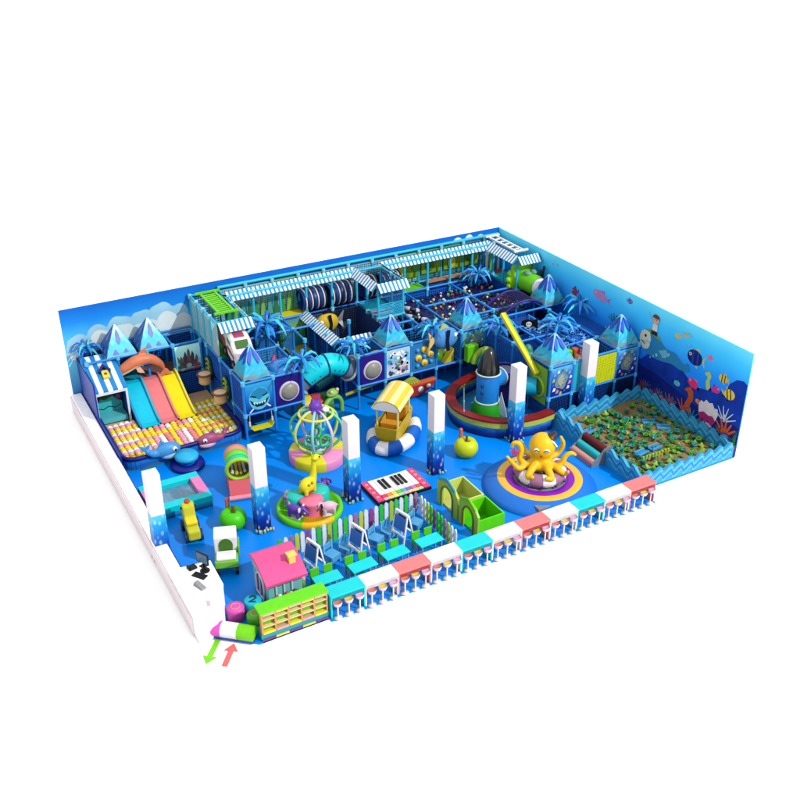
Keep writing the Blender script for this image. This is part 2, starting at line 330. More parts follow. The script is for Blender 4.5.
# ---- columns
colwrap = ramp_mat("wave_wrap", [(0, (12,22,95)), (.3, (12,60,175)), (.6, (20,125,220)), (.85, (40,175,238)), (1, (80,205,245))], 0, 1.75, .4, 3.0, .35, ((205,238,252), 6.5))
gold = M(205, 200, 140)
def column(x, y, label):
    t = E("column", label, "column", (x, y, 0), 0, "white and wave wrapped columns")
    MB().bx(-.22, .22, -.22, .22, 1.75, 3.2).build("white_shaft", M(246, 240, 248, var=.02), t, bevel=.015)
    mb = MB(); mb.bx(-.225, .225, -.225, .225, 0, 1.752); mb.build("wave_wrap", colwrap, t)
    mb = MB()
    for i in range(14):
        a = random.random()*2*pi; k = .27/max(abs(cos(a)), abs(sin(a))); mb.sph((k*cos(a)*1., k*sin(a)*1., .05+.05*random.random()), (.05, .05, .04+.05*random.random()), 8, 5, i % 2)
    mb.build("pebble_trim", [gold, M(120, 190, 200)], t)
column(-.3, 4.5, "white column half hidden behind the low white wall beside the square water table")
column(3.05, 4.4, "white and blue column between the green apple and the animal carousel")
column(6.43, 4.5, "white and blue column between the caged globe ride and the piano mat")
column(9.83, 4.6, "white and blue column between the striped life ring boat and the yellow apple")
column(13.6, 5.0, "white and blue column in front of the ship with the rocket")
column(17.2, 5.3, "white and blue column against the yellow mesh panel behind the sand pit")
# ------------------------------------------------------------------ play frame modules
GX = [4.7+1.2*i for i in range(13)]+[19.9]
_seen = set()
class Frame:
    def __init__(s, label, loc, name="climbing_structure"):
        s.e = E(name, label, "play structure", loc, 0, "soft play climbing blocks"); s.L = Vector(loc)
    def mb(s): return MB(s.L)
    def post(s, x, y, z0, z1, c=POSTB):
        k = (round(x, 1), round(y, 1), round(z0, 1))
        if k in _seen: return
        _seen.add(k)
        mb = s.mb(); mb.cyl((x,y,z0), (x,y,z1), .055, n=10); po_ = mb.build("post", c, s.e)
        for zc in (1.05, 2.4, 3.9):
            if z0 < zc <= z1+.01: mb = s.mb(); mb.cyl((x,y,zc-.09),(x,y,zc+.07),.085,n=10); mb.build("clamp", M(95, 200, 245) if c is POSTB else M(150, 225, 245), po_)
    def beam(s, p, q, c=POSTB, r=.05):
        k = tuple(round(a, 1) for a in tuple(p)+tuple(q))
        if k in _seen: return
        _seen.add(k)
        mb = s.mb(); mb.cyl(p, q, r, n=10); mb.build("beam", c, s.e)
    def rect(s, x0, x1, y0, y1, z, c=POSTB):
        s.beam((x0,y0,z),(x1,y0,z),c); s.beam((x0,y1,z),(x1,y1,z),c); s.beam((x0,y0,z),(x0,y1,z),c); s.beam((x1,y0,z),(x1,y1,z),c)
    def deck(s, x0, x1, y0, y1, z, m):
        mb = s.mb(); mb.bx(x0, x1, y0, y1, z-.08, z); mb.build("deck", m, s.e)
    def net(s, o, u, v, n=(10, 10), m=DNET, back=SHADE_BACK, w=.022):
        o = Vector(o); u = Vector(u); v = Vector(v); nr = u.cross(v).normalized()
        mb = s.mb(); mb.net(o+u*.05+v*.05, u*.9, v*.9, n[0], n[1], w)
        if back is not None: mb.prism([(0.03,0.03),(.97,.03),(.97,.97),(.03,.97)], o-nr*.07, u, v, nr*.02, 1)  # added backing sheet; the dark ones stand in for shade inside the bays
        mb.build("net_panel", [m, back or m], s.e)
    def panel(s, name, o, u, v, m, t=.05):
        o = Vector(o); u = Vector(u); v = Vector(v); nr = u.cross(v).normalized()
        mb = s.mb(); mb.prism([(.05,.04),(.95,.04),(.95,.96),(.05,.96)], o-nr*t/2, u, v, nr*t); return mb.build(name, m, s.e)
    def awning(s, a, b, out, n, drop=.3):
        a = Vector(a); b = Vector(b); out = Vector(out); d = (b-a)/n; dn = out+Vector((0,0,-drop)); nr = d.cross(dn).normalized()
        if nr.z < 0: nr = -nr
        mb = s.mb()
        for i in range(n):
            p = a+d*i; vs = [p, p+d, p+d+dn, p+dn]; vs += [q+nr*(.025 if i % 2 else .03) for q in vs]
            f = [(0,1,2,3),(7,6,5,4),(0,4,5,1),(1,5,6,2),(2,6,7,3),(3,7,4,0)]
            mb.add(vs, f, i % 2)
        mb.build("awning", [M(250, 252, 255), M(40, 150, 200)], s.e)
X0, X1, X2, X4, X5, X6, X7, X8, X9 = 4.7, 5.9, 7.1, 9.5, 10.7, 11.9, 13.1, 14.3, 15.5
U, V3 = Vector((1.2,0,0)), Vector((0,0,1.3))
domem = M(150, 150, 140, rough=.35, var=.35, sc=22)
def window_panel(fr, x, y):
    pn = fr.panel("window_panel", (x, y, 1.07), U, V3, M(38, 20, 130, var=.3, sc=2.5))
    mb = MB(fr.L); mb.torus((x+.62, y-.03, 1.66), .37, .05, 28, 8, 0, (0,1,0)); mb.build("window_rim", M(215, 205, 230), pn)
    mb = MB(fr.L); mb.lathe([(.37,0),(.33,.08),(.22,.15),(.1,.18),(.001,.185)], (x+.62, y-.03, 1.66), 24, 0, (0,-1,0)); mb.build("dome_window", domem, pn)
# ---- left block with shark panel
A = Frame("low left block of the climber with shark and window panels over a swing", (5.9, 11.2, 0))
for x in (X0, X1, X2):
    for y in (10, 11.2, 12.4): A.post(x, y, 0, 2.4)
for z in (1.05, 2.4):
    A.beam((X0,10,z),(X1,10,z)); A.beam((X1,10,z),(X2,10,z)); A.beam((X0,10,z),(X0,12.4,z)); A.beam((X2,10,z),(X2,12.4,z)); A.beam((X0,12.4,z),(X2,12.4,z))
A.beam((X1,10,2.4),(X1,12.4,2.4)); A.beam((X0,11.2,2.4),(X2,11.2,2.4))
A.deck(4.76, 7.04, 10.08, 12.34, 1.03, M(15, 80, 190))
sh = A.panel("shark_panel", (X0, 10, 1.07), U, V3, ramp_mat("shark_sea", [(0, (15,40,140)), (.5, (25,120,215)), (1, (60,180,235))], 1.07, 2.4, .2, 2))
fx = lambda pts, k=1.: [(X0+.6+a*k, 1.66+b*k) for a, b in pts]
decal(A.e, "painted_shark", [(fx(circ(0,0,.42,.47,24)), 0, 0), (fx([(-.4,.12),(-.2,.1),(-.05,-.02),(0,-.05),(.05,-.02),(.2,.1),(.4,.12),(.25,.36),(0,.47),(-.25,.36)]), 1, 1),
    (fx([(-.4,.02),(-.2,-.14),(0,-.2),(.2,-.14),(.4,.02),(.3,-.2),(.12,-.34),(-.12,-.34),(-.3,-.2)]), 2, 1), *[(fx([(-.26+.104*i,-.11-.08*(1-abs(i-2.5)/2.5)),(-.16+.104*i,-.11-.08*(1-abs(i-1.5)/2.5)),(-.21+.104*i,-.24)]), 3, 2) for i in range(5)],
    (fx([(-.34,.2),(-.1,.1),(-.16,.06),(-.3,.12)]), 2, 2), (fx([(.34,.2),(.1,.1),(.16,.06),(.3,.12)]), 2, 2),
    (fx([(-.45,-.52),(-.28,-.36),(-.24,-.4),(-.4,-.55)]), 3, 1), (fx([(.45,-.42),(.3,-.28),(.26,-.32),(.4,-.46)]), 3, 1), (fx([(.3,.15),(.52,.42),(.55,.62),(.36,.35)]), 1, 1)],
    (0, 9.975, 0), (1,0,0), (0,0,1), (0,-1,0), [M(95, 205, 225), M(40, 140, 190), M(15, 40, 90), M(235, 245, 250)])
window_panel(A, X1, 10)
for y in (10, 11.2): 
    A.net((X0, y+1.2, 1.07), (0,-1.2,0), V3); A.net((X0, y+1.2, 0), (0,-1.2,0), (0,0,1.02))
A.panel("blue_panel", (X2, 10.0, 1.07), (0,1.2,0), V3, M(25, 100, 205)); A.net((X2, 11.2, 1.07), (0,1.2,0), V3, back=None)
A.net((X0, 12.36, 0), U, (0,0,1.02)); A.net((X1, 12.36, 0), U, (0,0,1.02))
mb = A.mb(); mb.bx(4.78, 5.85, 10.1, 12.3, 1.03, 1.09); mb.build("green_mat", M(80, 170, 40), A.e)
mb = A.mb(); mb.lathe([(.5,0),(.47,.12),(.36,.24),(.18,.32),(.001,.35)], (6.45, 10.6, 2.36), 24); mb.torus((6.45,10.6,2.38), .52, .05, 24, 8, 1); mb.build("bubble_skylight", [M(40, 130, 215, rough=.15, spec=.5), M(60, 160, 225)], A.e)
# ---- left tower
B = Frame("tall left tower of the climber topped by a green ladder", (5.3, 14, 0))
for x in (X0, X1):
    for y in (12.4, 13.2, 14, 14.8, 15.6): B.post(x, y, 0 if y in (12.4, 14, 15.6) else 2.4, 3.9, POSTC)
B.rect(X0, X1, 12.4, 15.6, 3.9, POSTC); B.rect(X0, X1, 12.4, 15.6, 2.4, POSTB)
B.deck(4.76, 5.84, 12.46, 15.55, 2.38, M(70, 190, 60))
for y in (12.4, 13.2, 14, 14.8):
    B.net((X0, y+.8, 2.45), (0,-.8,0), (0,0,1.4), (9, 14), CNET, M(140, 220, 232) if y > 13 else None, .022)
for y, nn in ((12.4, 1), (14, 1)):
    B.net((X0, y+1.6, .02), (0,-1.6,0), (0,0,1.2), (14, 10)); B.net((X0, y+1.6, 1.25), (0,-1.6,0), (0,0,1.12), (14, 9))
B.net((X0, 12.4, 0.02), U, (0,0,2.3), (10, 18))
B.net((X1, 12.4, .02), (0,3.2,0), (0,0,2.3), (20, 18)); B.net((X0, 15.6, 2.45), U, (0,0,1.4), (10, 12), CNET, None)
B.panel("pink_panel", (X0+.02, 13.1, 2.42), (0,-.55,0), (0,0,.6), M(215, 150, 160))
B.awning((X0, 12.3, 3.95), (X1+.15, 12.3, 3.95), (0,-.35,0), 15)
B.awning((X1+.05, 15.0, 3.95), (X1+.05, 12.3, 3.95), (.28,0,0), 20, .35)
# ---- back corridor
Cc = Frame("long upper corridor of the climber along the back wall under a striped awning", (12, 15.2, 0))
for i in range(1, 13):
    x = GX[i]; Cc.post(x, 14.8, 0, 3.9, POSTC if i < 13 else POSTB); Cc.post(x, 15.6, 2.4, 3.9, POSTC)
    if i < 12:
        Cc.beam((x,14.8,2.4),(GX[i+1],14.8,2.4)); Cc.beam((x,14.8,3.9),(GX[i+1],14.8,3.9), POSTC)
        dm = {1: M(40,160,180), 2: M(80,170,190), 3: M(225,215,30), 4: NAVY, 5: NAVY, 6: NAVY, 7: NAVY, 8: M(110,215,20), 9: M(30,80,150), 10: M(30,80,150), 11: M(170,110,100)}[i]
        Cc.deck(x+.02, GX[i+1]-.02, 14.84, 15.6, 2.38, dm)
        Cc.net((x, 15.62, 2.45), U, (0,0,1.45), (12, 14), CNET if i < 9 else M(60, 150, 190), M(125,205,215) if i < 3 else (M(95,185,110) if i in (3, 9, 10, 8) else M(60,140,205)), .02)
        if i not in (3,): Cc.net((x, 14.8, .02), U, (0,0,2.3), (10, 18))
Cc.beam((X1,15.66,4.0),(19.9,15.66,4.0), POSTC, .07); Cc.beam((-.3,15.66,2.55),(4.6,15.66,2.55), POSTB, .04)
Cc.awning((X1+.1, 14.98, 4.02), (X6, 14.98, 4.02), (0,-.32,0), 62, .32); Cc.awning((X7+.1, 14.98, 4.02), (18.95, 14.98, 4.02), (0,-.32,0), 60, .32)
fp = Cc.panel("face_panel", (8.1, 14.76, .95), (1.3,0,0), (0,0,1.42), ramp_mat("leaf_face", [(0, (30,120,190)), (.4, (70,170,90)), (.7, (130,190,60)), (1, (40,130,210))], .95, 2.4, .35, 2.5))
decal(Cc.e, "painted_eye", [(circ(8.45, 1.75, .12, .15), 0, 0), (circ(9.0, 1.8, .12, .15), 0, 0), (circ(8.47, 1.74, .07, .1), 1, 1), (circ(9.02, 1.79, .07, .1), 1, 1), (circ(8.45, 1.8, .03), 0, 2), (circ(9.0, 1.85, .03), 0, 2), (circ(8.73, 1.66, .05, .03), 1, 0)], (0,14.735,0), (1,0,0), (0,0,1), (0,-1,0), [M(235,225,90), BLACK])
for (xa, xb, z0, z1) in ((14.5, 15.4, 2.75, 3.6), (15.6, 16.6, 2.8, 3.7), (16.8, 17.8, 2.8, 3.7), (17.95, 18.7, 2.8, 3.7)):
    mb = Cc.mb(); mb.bx(xa, xb, 15.5, 15.56, z0, z1); mb.build("green_mural", M(120, 160, 30, var=.4, sc=2.2), Cc.e)
mb = Cc.mb(); mb.bx(15.6, 17.9, 14.95, 15.2, 2.55, 2.62); mb.build("bench_rail", M(190, 130, 90), Cc.e)
tyreb = M(28, 30, 48); tyrew = M(228, 232, 240)
for j, (xa, xb, lab) in enumerate(((9.35, 10.45, "left"), (10.65, 11.75, ""), (12.3, 13.0, ""), (13.2, 14.2, ""))):
    t = E("roller_tunnel", ["black and white ringed tunnel in the upper corridor, first from the yellow deck", "black and white ringed tunnel in the upper corridor, second from the yellow deck",
        "short black and white ringed tunnel behind the awning tower", "black and white ringed tunnel beside the lime green deck"][j], "tunnel", ((xa+xb)/2, 15.2, 2.38), 0, "ringed crawl tunnels")
    mb = MB(t.location); mb.lathe([(.40,0),(.46,.02),(.46,xb-xa-.02),(.40,xb-xa)], (xa, 15.2, 2.9), 28, 0, (1,0,0)); mb.lathe([(.40,xb-xa),(.40,0)], (xa, 15.2, 2.9), 28, 0, (1,0,0)); mb.build("tunnel_skin", M(25, 70, 150), t)
    k = int((xb-xa)/.23)
    for i in range(k):
        xx = xa+.13+(xb-xa-.26)*i/max(1, k-1)
        mb = MB(t.location); mb.torus((xx, 15.2, 2.9), .485, .032, 28, 8, 0, (1,0,0)); mb.torus((xx+.07, 15.2, 2.9), .475, .055, 28, 8, 1, (1,0,0)); mb.build("tyre_ring", [tyrew, tyreb], t)
# ---- second tower
D = Frame("small middle tower of the climber with striped awnings and pale rollers", (12.5, 13.7, 0))
for x in (X6, X7):
    for y in (12.8, 13.8): D.post(x, y, 0, 3.9, POSTC)
for z in (2.4, 3.9): D.beam((X6,12.8,z),(X7,12.8,z), POSTC); D.beam((X6,12.8,z),(X6,14.8,z), POSTC); D.beam((X7,12.8,z),(X7,14.8,z), POSTC)
D.deck(11.95, 13.05, 13.7, 14.78, 2.38, M(30, 190, 215)); D.deck(11.95, 13.05, 12.84, 13.68, 1.9, M(90, 130, 190))
for i in range(5):
    mb = D.mb(); mb.cyl((11.98, 13.0+.17*i, 1.98+.09*i), (13.02, 13.0+.17*i, 1.98+.09*i), .075, n=12); mb.build("roller", M(205, 195, 215) if i % 2 else M(150, 110, 150), D.e)
D.awning((X6-.02, 15.0, 4.02), (X6-.02, 12.7, 4.02), (-.3,0,0), 22); D.awning((X6-.1, 12.7, 4.02), (X7+.1, 12.7, 4.02), (0,-.32,0), 15)
D.awning((X7+.02, 15.0, 4.02), (X7+.02, 12.7, 4.02), (.28,0,0), 22, .35)
D.net((X7, 12.8, 2.45), (0,2,0), (0,0,1.4), (16, 12), M(60, 120, 190), None); D.net((X6, 12.8, .02), U, (0,0,1.75), (10, 14)); D.net((X6, 12.8, 2.45), U, (0,0,.6), (1, 8), POSTC, None, .03)
# ---- dark trampoline pit
P1 = Frame("dark netted trampoline pit of the climber edged by two low striped awnings", (10.7, 13.2, 0))
for x in (X4, X5, X6): P1.post(x, 11.6, 0, 2.4); P1.post(x, 13.2, 0, 2.4)
P1.rect(X4, X6, 11.6, 14.8, 2.4); P1.deck(9.55, 11.85, 11.65, 14.75, .9, M(38, 70, 125)); 
mb = P1.mb(); mb.bx(10.3, 11.2, 13.2, 14.2, .9, .94); mb.build("trampoline_bed", M(60, 120, 50), P1.e)
for o, u in (((9.56,14.8,.95),(0,-3.2,0)), ((11.86,11.6,.95),(0,3.2,0))): P1.net(o, u, (0,0,1.4), (26, 12), M(60, 90, 140), M(30, 55, 112))
P1.net((9.5,14.72,.95), (2.4,0,0), (0,0,1.4), (20, 12), M(80, 100, 140), M(38, 58, 105)); P1.net((9.5,11.6,.02), (2.4,0,0), (0,0,2.3), (20, 18), DNET, SHADE_BACK)
P1.net((9.44,14.8,.02), (0,-3.2,0), (0,0,2.3), (26, 18), DNET, M(20, 70, 150))
P1.awning((X4+.0, 14.85, 2.52), (X4+.0, 11.55, 2.52), (-.38,0,0), 34, .25); P1.awning((X4-.05, 11.55, 2.52), (X5+.15, 11.55, 2.52), (0,-.35,0), 15, .28)
# ---- front right facade
F = Frame("front row of the climber with poster and button panels beside the red submarine", (12.5, 10.6, 0))
for x in (X4, X5, X6, X7, X8, X9):
    F.post(x, 10, 0, 2.4); F.post(x, 11.2, 0, 2.4)
for i in range(4, 9):
    for z in (1.05, 2.4): F.beam((GX[i],10,z),(GX[i+1],10,z))
    F.beam((GX[i],11.2,2.4),(GX[i+1],11.2,2.4)); F.beam((GX[i],10,2.4),(GX[i],11.2,2.4)); F.beam((GX[i],10,1.05),(GX[i],11.2,1.05))
    F.net((GX[i],11.2,.02), U, (0,0,1.0), (10, 8), DNET, M(14, 60, 160))
F.deck(9.55, 15.45, 10.06, 11.15, 1.03, M(15, 85, 195))
window_panel(F, X4, 10)
mb = F.mb(); mb.torus((10.55,10.3,1.7), .55, .06, 28, 8, 0, (.5,1,0)); mb.build("hoop", M(190, 150, 90), F.e)
po = F.panel("sea_poster", (X5, 10, 1.07), U, V3, ramp_mat("poster_print", [(0, (235,225,215)), (.25, (210,225,235)), (.55, (120,200,235)), (1, (190,225,235))], 1.07, 2.4, .3, 3))
ls = []
for i in range(64):
    cx, cz = X5+.18+.84*random.random(), 1.2+1.0*random.random(); r = .035+.06*random.random()
    ls.append(([(cx+r*cos(t)*(1+.4*sin(3*t+i)), cz+r*sin(t)) for t in [2*pi*k/9 for k in range(9)]], random.choice([0,0,1,2,3,4,5]) if cz < 1.75 else random.choice([0,3,3,5]), i % 4))
decal(F.e, "poster_figure", ls, (0, 9.975, 0), (1,0,0), (0,0,1), (0,-1,0), [M(60,80,130), M(200,60,80), M(235,140,150), WHITE, M(70,150,90), M(60,150,210)])
bp = F.panel("button_panel", (X6, 10, 1.07), U, V3, M(45, 125, 185))
for k, (dx, dz, yel) in enumerate([(.6,.95,1),(.32,.62,1),(.88,.7,1),(.6,.36,1),(.28,.98,0),(.92,1.05,0),(.28,.28,0),(.92,.36,0),(.6,.65,0)]):
    mb = F.mb(); r = .15 if yel else .085
    mb.lathe([(r,0),(r,.06),(r*.75,.1),(.001,.11)], (X6+dx, 9.975, 1.07+dz), 16, 0, (0,-1,0))
    if yel: mb.lathe([(r*.5,.1),(r*.45,.135),(.001,.14)], (X6+dx, 9.975, 1.07+dz), 12, 1, (0,-1,0))
    mb.build("button", [M(240, 215, 70) if yel else M(70, 160, 230), M(225, 150, 40)], bp)
cp = F.panel("reef_panel", (X8, 10, 1.07), U, V3, ramp_mat("reef_print", [(0, (60,30,130)), (.3, (40,60,160)), (.6, (70,170,190)), (1, (90,190,220))], 1.07, 2.4, .4, 3.5))
def statue(fr, x, z, y, s=1.):
    ls = [([(x+.32*s*cos(t)*(1+.16*sin(4*t)), z+.4*s*sin(t)*(1+.12*cos(5*t))) for t in [2*pi*k/26 for k in range(26)]], 0, 0),
          ([(x+.2*s*cos(t), z+.03+.26*s*sin(t)*(1+.1*cos(4*t))) for t in [2*pi*k/18 for k in range(18)]], 1, 1)]
    for i in range(14):
        a = 2*pi*i/14+.2; rr = .44+.08*random.random(); cx, cz = x+rr*s*cos(a), z-.02+rr*1.15*s*sin(a); q = .05+.04*random.random()
        ls.append(([(cx-q, cz-q), (cx+q*.6, cz-q*.8), (cx+q*.9, cz+q*.5), (cx-q*.3, cz+q)], 2+i % 4, 1+i % 2))
    for i in range(10):
        cx, cz = x+(random.random()-.5)*.45*s, z+(random.random()-.5)*.5*s; ls.append((circ(cx, cz, .035*s, n=7), i % 2*4+1, 2))
    decal(fr.e, "painted_turtle", ls, (0, y, 0), (1,0,0), (0,0,1), (0,-1,0), [M(120,150,150), M(165,180,170), M(240,245,250), M(200,150,160), M(190,190,60), M(90,110,120)])
statue(F, X8+.6, 1.75, 9.975, .95)
mb = F.mb(); mb.sph((13.45,10.6,1.25), (.3,.3,.3)); mb.sph((13.95,10.7,1.3), (.26,.3,.36)); mb.build("green_cushion", M(80, 150, 30), F.e)
mb = F.mb(); mb.prism([(0,0),(.45,0),(.45,.6)], (13.6,10.15,1.03), (1,0,0), (0,0,1), (0,.3,0)); mb.build("yellow_wedge", M(205, 190, 50), F.e)
mb = F.mb(); mb.cyl((9.0,10.2,.72), (10.65,10.2,.95), .07); mb.build("green_rail", M(140, 150, 40), F.e)
# ---- ball pit bay
Gm = Frame("open ball pit bay at the back of the climber with a purple arched net bridge", (16, 13, 0))
for x, y in ((X7,11.2),(X8,11.2),(X7,13.6),(X8,13.6),(16.7,11.2),(17.9,11.2),(18.9,11.2),(18.9,12.6)): Gm.post(x, y, 0, 2.4)
Gm.beam((X7,11.2,2.4),(X7,14.8,2.4)); Gm.beam((X8,11.2,2.4),(X8,14.8,2.4)); Gm.beam((X9,11.2,2.4),(18.9,11.2,2.4)); Gm.beam((18.9,11.2,2.4),(18.9,14.8,2.4))
Gm.deck(12.0, 13.05, 11.25, 12.75, 1.4, M(95, 165, 35)); Gm.deck(13.15, 14.25, 11.25, 14.75, 1.6, M(14, 30, 80))
mb = Gm.mb(); mb.bx(13.2, 18.84, 11.26, 14.74, 1.7, 2.02); mb.build("pit_bed", M(22, 34, 100, var=.9, sc=14), Gm.e)
Gm.net((18.85,11.2,1.9), (0,3.5,0), (0,0,.48), (28, 4)); Gm.net((14.3,11.2,1.0), (4.6,0,0), (0,0,1.0), (36, 9), DNET, SHADE_BACK); Gm.net((13.15,11.22,2.0), (1.15,0,0), (0,0,.38), (10,3), M(60,150,225), None); Gm.net((14.35,11.22,2.0), (2.2,0,0), (0,0,.38), (20,3), M(60,150,225), None); Gm.beam((X8,13.0,2.4),(18.9,13.0,2.4)); Gm.beam((16.7,11.2,2.4),(16.7,14.8,2.4))
Gm.net((18.95,14.8,.02), (0,-3.6,0), (0,0,1.5), (28, 7))
for i, (x, y) in enumerate(((13.5,14.2),(13.85,13.4),(13.5,12.6),(13.9,12.0))):
    mb = Gm.mb(); mb.torus((x,y,2.2), .3, .1, 24, 8, lambda k: (k//3) % 2, (.4,.3,.9)); mb.build("tyre_swing", [M(215,215,220), tyreb], Gm.e)
ap = M(50, 25, 130)
def arcp(y, h, x0=16.6, x1=19.0): return [(x0+(x1-x0)*t, y-.25*t, 2.3+h*sin(pi*t)) for t in [i/16 for i in range(17)]]
a1, a2 = arcp(11.75, .62), arcp(10.75, .5, 16.9, 19.1)
for a_ in (a1, a2):
    mb = Gm.mb(); mb.tube(a_, .055, 10); mb.build("purple_arch", ap, Gm.e)
mb = Gm.mb()
for i in range(17): mb.bar(a1[i], a2[i], .02)
for j in range(1, 9): 
    q = [Vector(a1[i]).lerp(Vector(a2[i]), j/9) for i in range(17)]
    for i in range(16): mb.bar(q[i], q[i+1], .02)
for i in range(16):
    h0, h1 = Vector(a1[i]), Vector(a1[i+1])
mb.build("bridge_net", M(40, 30, 70), Gm.e)
# ---- right block
H = Frame("right block of the climber with turtle panels and rope webs beside the sand pit", (17.7, 8, 0))
HX = [15.5, 16.6, 17.7, 18.8, 19.9]; HY = [5.5, 6.8, 8.0, 9.2, 10.0]
for x in HX: H.post(x, 5.5, 0, 2.4)
for y in HY[1:]: H.post(15.5, y, 0, 2.4); H.post(18.8, y, 0, 2.4)
for i in range(4):
    for z in (1.05, 2.4): H.beam((HX[i],5.5,z),(HX[i+1],5.5,z))
    H.beam((HX[i],6.8,2.4),(HX[i+1],6.8,2.4)); H.beam((HX[i],9.2,2.4),(HX[i+1],9.2,2.4))
    if i < 3: H.beam((HX[i],8,2.4),(HX[i+1],8,2.4))
    H.beam((HX[i],10.4,2.4),(HX[i+1],10.4,2.4))
for x in (15.5, 16.6, 17.7, 18.8):
    for j in range(4): H.beam((x,HY[j],2.4),(x,HY[j+1],2.4))
H.beam((18.8,10,2.4),(18.8,11.2,2.4)); H.beam((15.5,10,1.05),(15.5,5.5,1.05))
H.deck(15.56, 19.85, 5.56, 6.75, 1.03, M(15, 80, 190)); H.deck(15.56, 19.85, 6.8, 11.0, 1.0, M(20, 75, 175))
Ur = Vector((1.1,0,0))
tpm = ramp_mat("turtle_print", [(0, (20,20,120)), (.35, (20,60,190)), (.75, (40,130,225)), (1, (110,205,240))], 1.07, 2.4, .35, 3)
for x in (15.5, 18.8):
    H.panel("turtle_panel", (x, 5.5, 1.07), Ur, V3, tpm); statue(H, x+.55, 1.72, 5.475, .9)
H.panel("cyan_panel", (16.6, 5.5, 1.07), Ur, V3, M(40, 175, 205)); ym = H.panel("yellow_mesh_panel", (17.7, 5.5, 1.07), Ur, V3, M(195, 205, 10))
mb = MB(H.L); mb.net((17.78,5.465,1.15), (.94,0,0), (0,0,1.15), 12, 15, .018); mb.build("mesh", M(225, 235, 40), ym)
for i in range(4): H.net((HX[i],5.5,.02), Ur, (0,0,1.0), (13, 11), M(10, 26, 70), M(25, 105, 215), .02)
for j in range(1, 4): H.net((15.5,HY[j+1],1.07), (0,HY[j]-HY[j+1],0), V3, (12, 12))
for j in range(4): H.net((15.5,HY[j+1],.02), (0,HY[j]-HY[j+1],0), (0,0,1.0), (12, 9), DNET, M(14, 60, 160))
gp = H.panel("green_panel", (15.5,6.8,.6), (0,-1.2,0), (0,0,1.7), M(130, 190, 60)); mb = MB(H.L); mb.torus((15.46,6.2,1.3), .4, .05, 24, 8, 0, (1,0,0)); mb.build("port_ring", M(170, 215, 70), gp)
def web(x0, y0, x1, y1, z):
    mb = H.mb(); cx, cy = (x0+x1)/2, (y0+y1)/2
    for k in range(12):
        a = 2*pi*k/12; r_ = min(abs((x1-x0)/2/(cos(a) or 1e-6)), abs((y1-y0)/2/(sin(a) or 1e-6))); mb.bar((cx,cy,z-.1), (cx+r_*cos(a),cy+r_*sin(a),z), .035)
    for rr in (.2,.36,.5): 
        for k in range(12):
            a, b = 2*pi*k/12, 2*pi*(k+1)/12; mb.bar((cx+rr*cos(a),cy+rr*sin(a),z-.08+.1*rr), (cx+rr*cos(b),cy+rr*sin(b),z-.08+.1*rr), .03)
    for k in range(11):
        px, py = x0+.1+random.random()*(x1-x0-.2), y0+.1+random.random()*(y1-y0-.2); a = random.random()*6.3; L = .13
        mb.tube(bez([(px,py,z-.02),(px+L*cos(a),py+L*sin(a),z+.03),(px+L*1.4*cos(a+.9),py+L*1.4*sin(a+.9),z-.02),(px+2*L*cos(a+.5),py+2*L*sin(a+.5),z-.02)], 3), .022, 5, 1)
    mb.build("web_net", [M(30, 110, 220), M(120, 185, 240)], H.e)
mb = H.mb(); mb.prism([(0,0),(.5,0),(.25,.5)], (17.2,6.15,1.7), (1,0,0), (0,0,1), (0,.25,0)); mb.build("soft_wedge", M(240,175,140), H.e, bevel=.03)
for x in (16.6, 17.7):
    for y in (6.8, 8.0): web(x, y, x+1.1, y+1.2, 2.36)
H.net((18.8,6.8,2.3), (1.1,0,0), (0,2.4,0), (10, 22), DNET, None); H.net((15.5,9.2,2.3), (2.4,0,0), (0,1.0,0), (24, 10), M(30, 90, 190), None)
for (x0, x1, h, m_) in ((16.7,17.35,2.3,M(100,215,20)),(17.4,18.6,2.32,M(200,90,80))):
    mb = H.mb(); y0 = 6.45+.05*(x0 % 1); mb.bx(x0, x1, y0, y0+.25, 1.03, h); mb.build("soft_block", m_, H.e, bevel=.04)
# ---- back right tower
I = Frame("back right corner tower of the climber with striped awnings and a white top ladder", (19.4, 14, 0))
for x, y in ((18.9,12.6),(18.9,13.7),(19.85,12.6)): I.post(x, y, 0 if x > 19 else 2.4, 3.9, POSTC)
for z in (2.4, 3.9): I.beam((18.9,12.6,z),(19.85,12.6,z), POSTC); I.beam((18.9,12.6,z),(18.9,14.8,z), POSTC)
I.deck(18.95, 19.9, 13.7, 14.8, 2.38, M(30, 195, 205)); I.deck(18.95, 19.9, 12.65, 13.68, 2.38, M(150, 140, 40)); I.deck(18.95, 19.9, 14.82, 15.6, 2.38, M(160, 90, 85))
I.awning((18.88, 15.05, 4.02), (18.88, 12.5, 4.02), (-.32,0,0), 26); I.awning((18.8, 12.5, 4.02), (19.95, 12.5, 4.02), (0,-.32,0), 14)
for k, c in enumerate((M(235,240,240), M(120,200,80), M(60,70,90), M(220,230,235))):
    mb = I.mb(); mb.cyl((19.0+.22*k, 15.2, 2.4), (19.0+.22*k, 15.2, 3.4), .06); mb.build("hanging_roller", c, I.e)
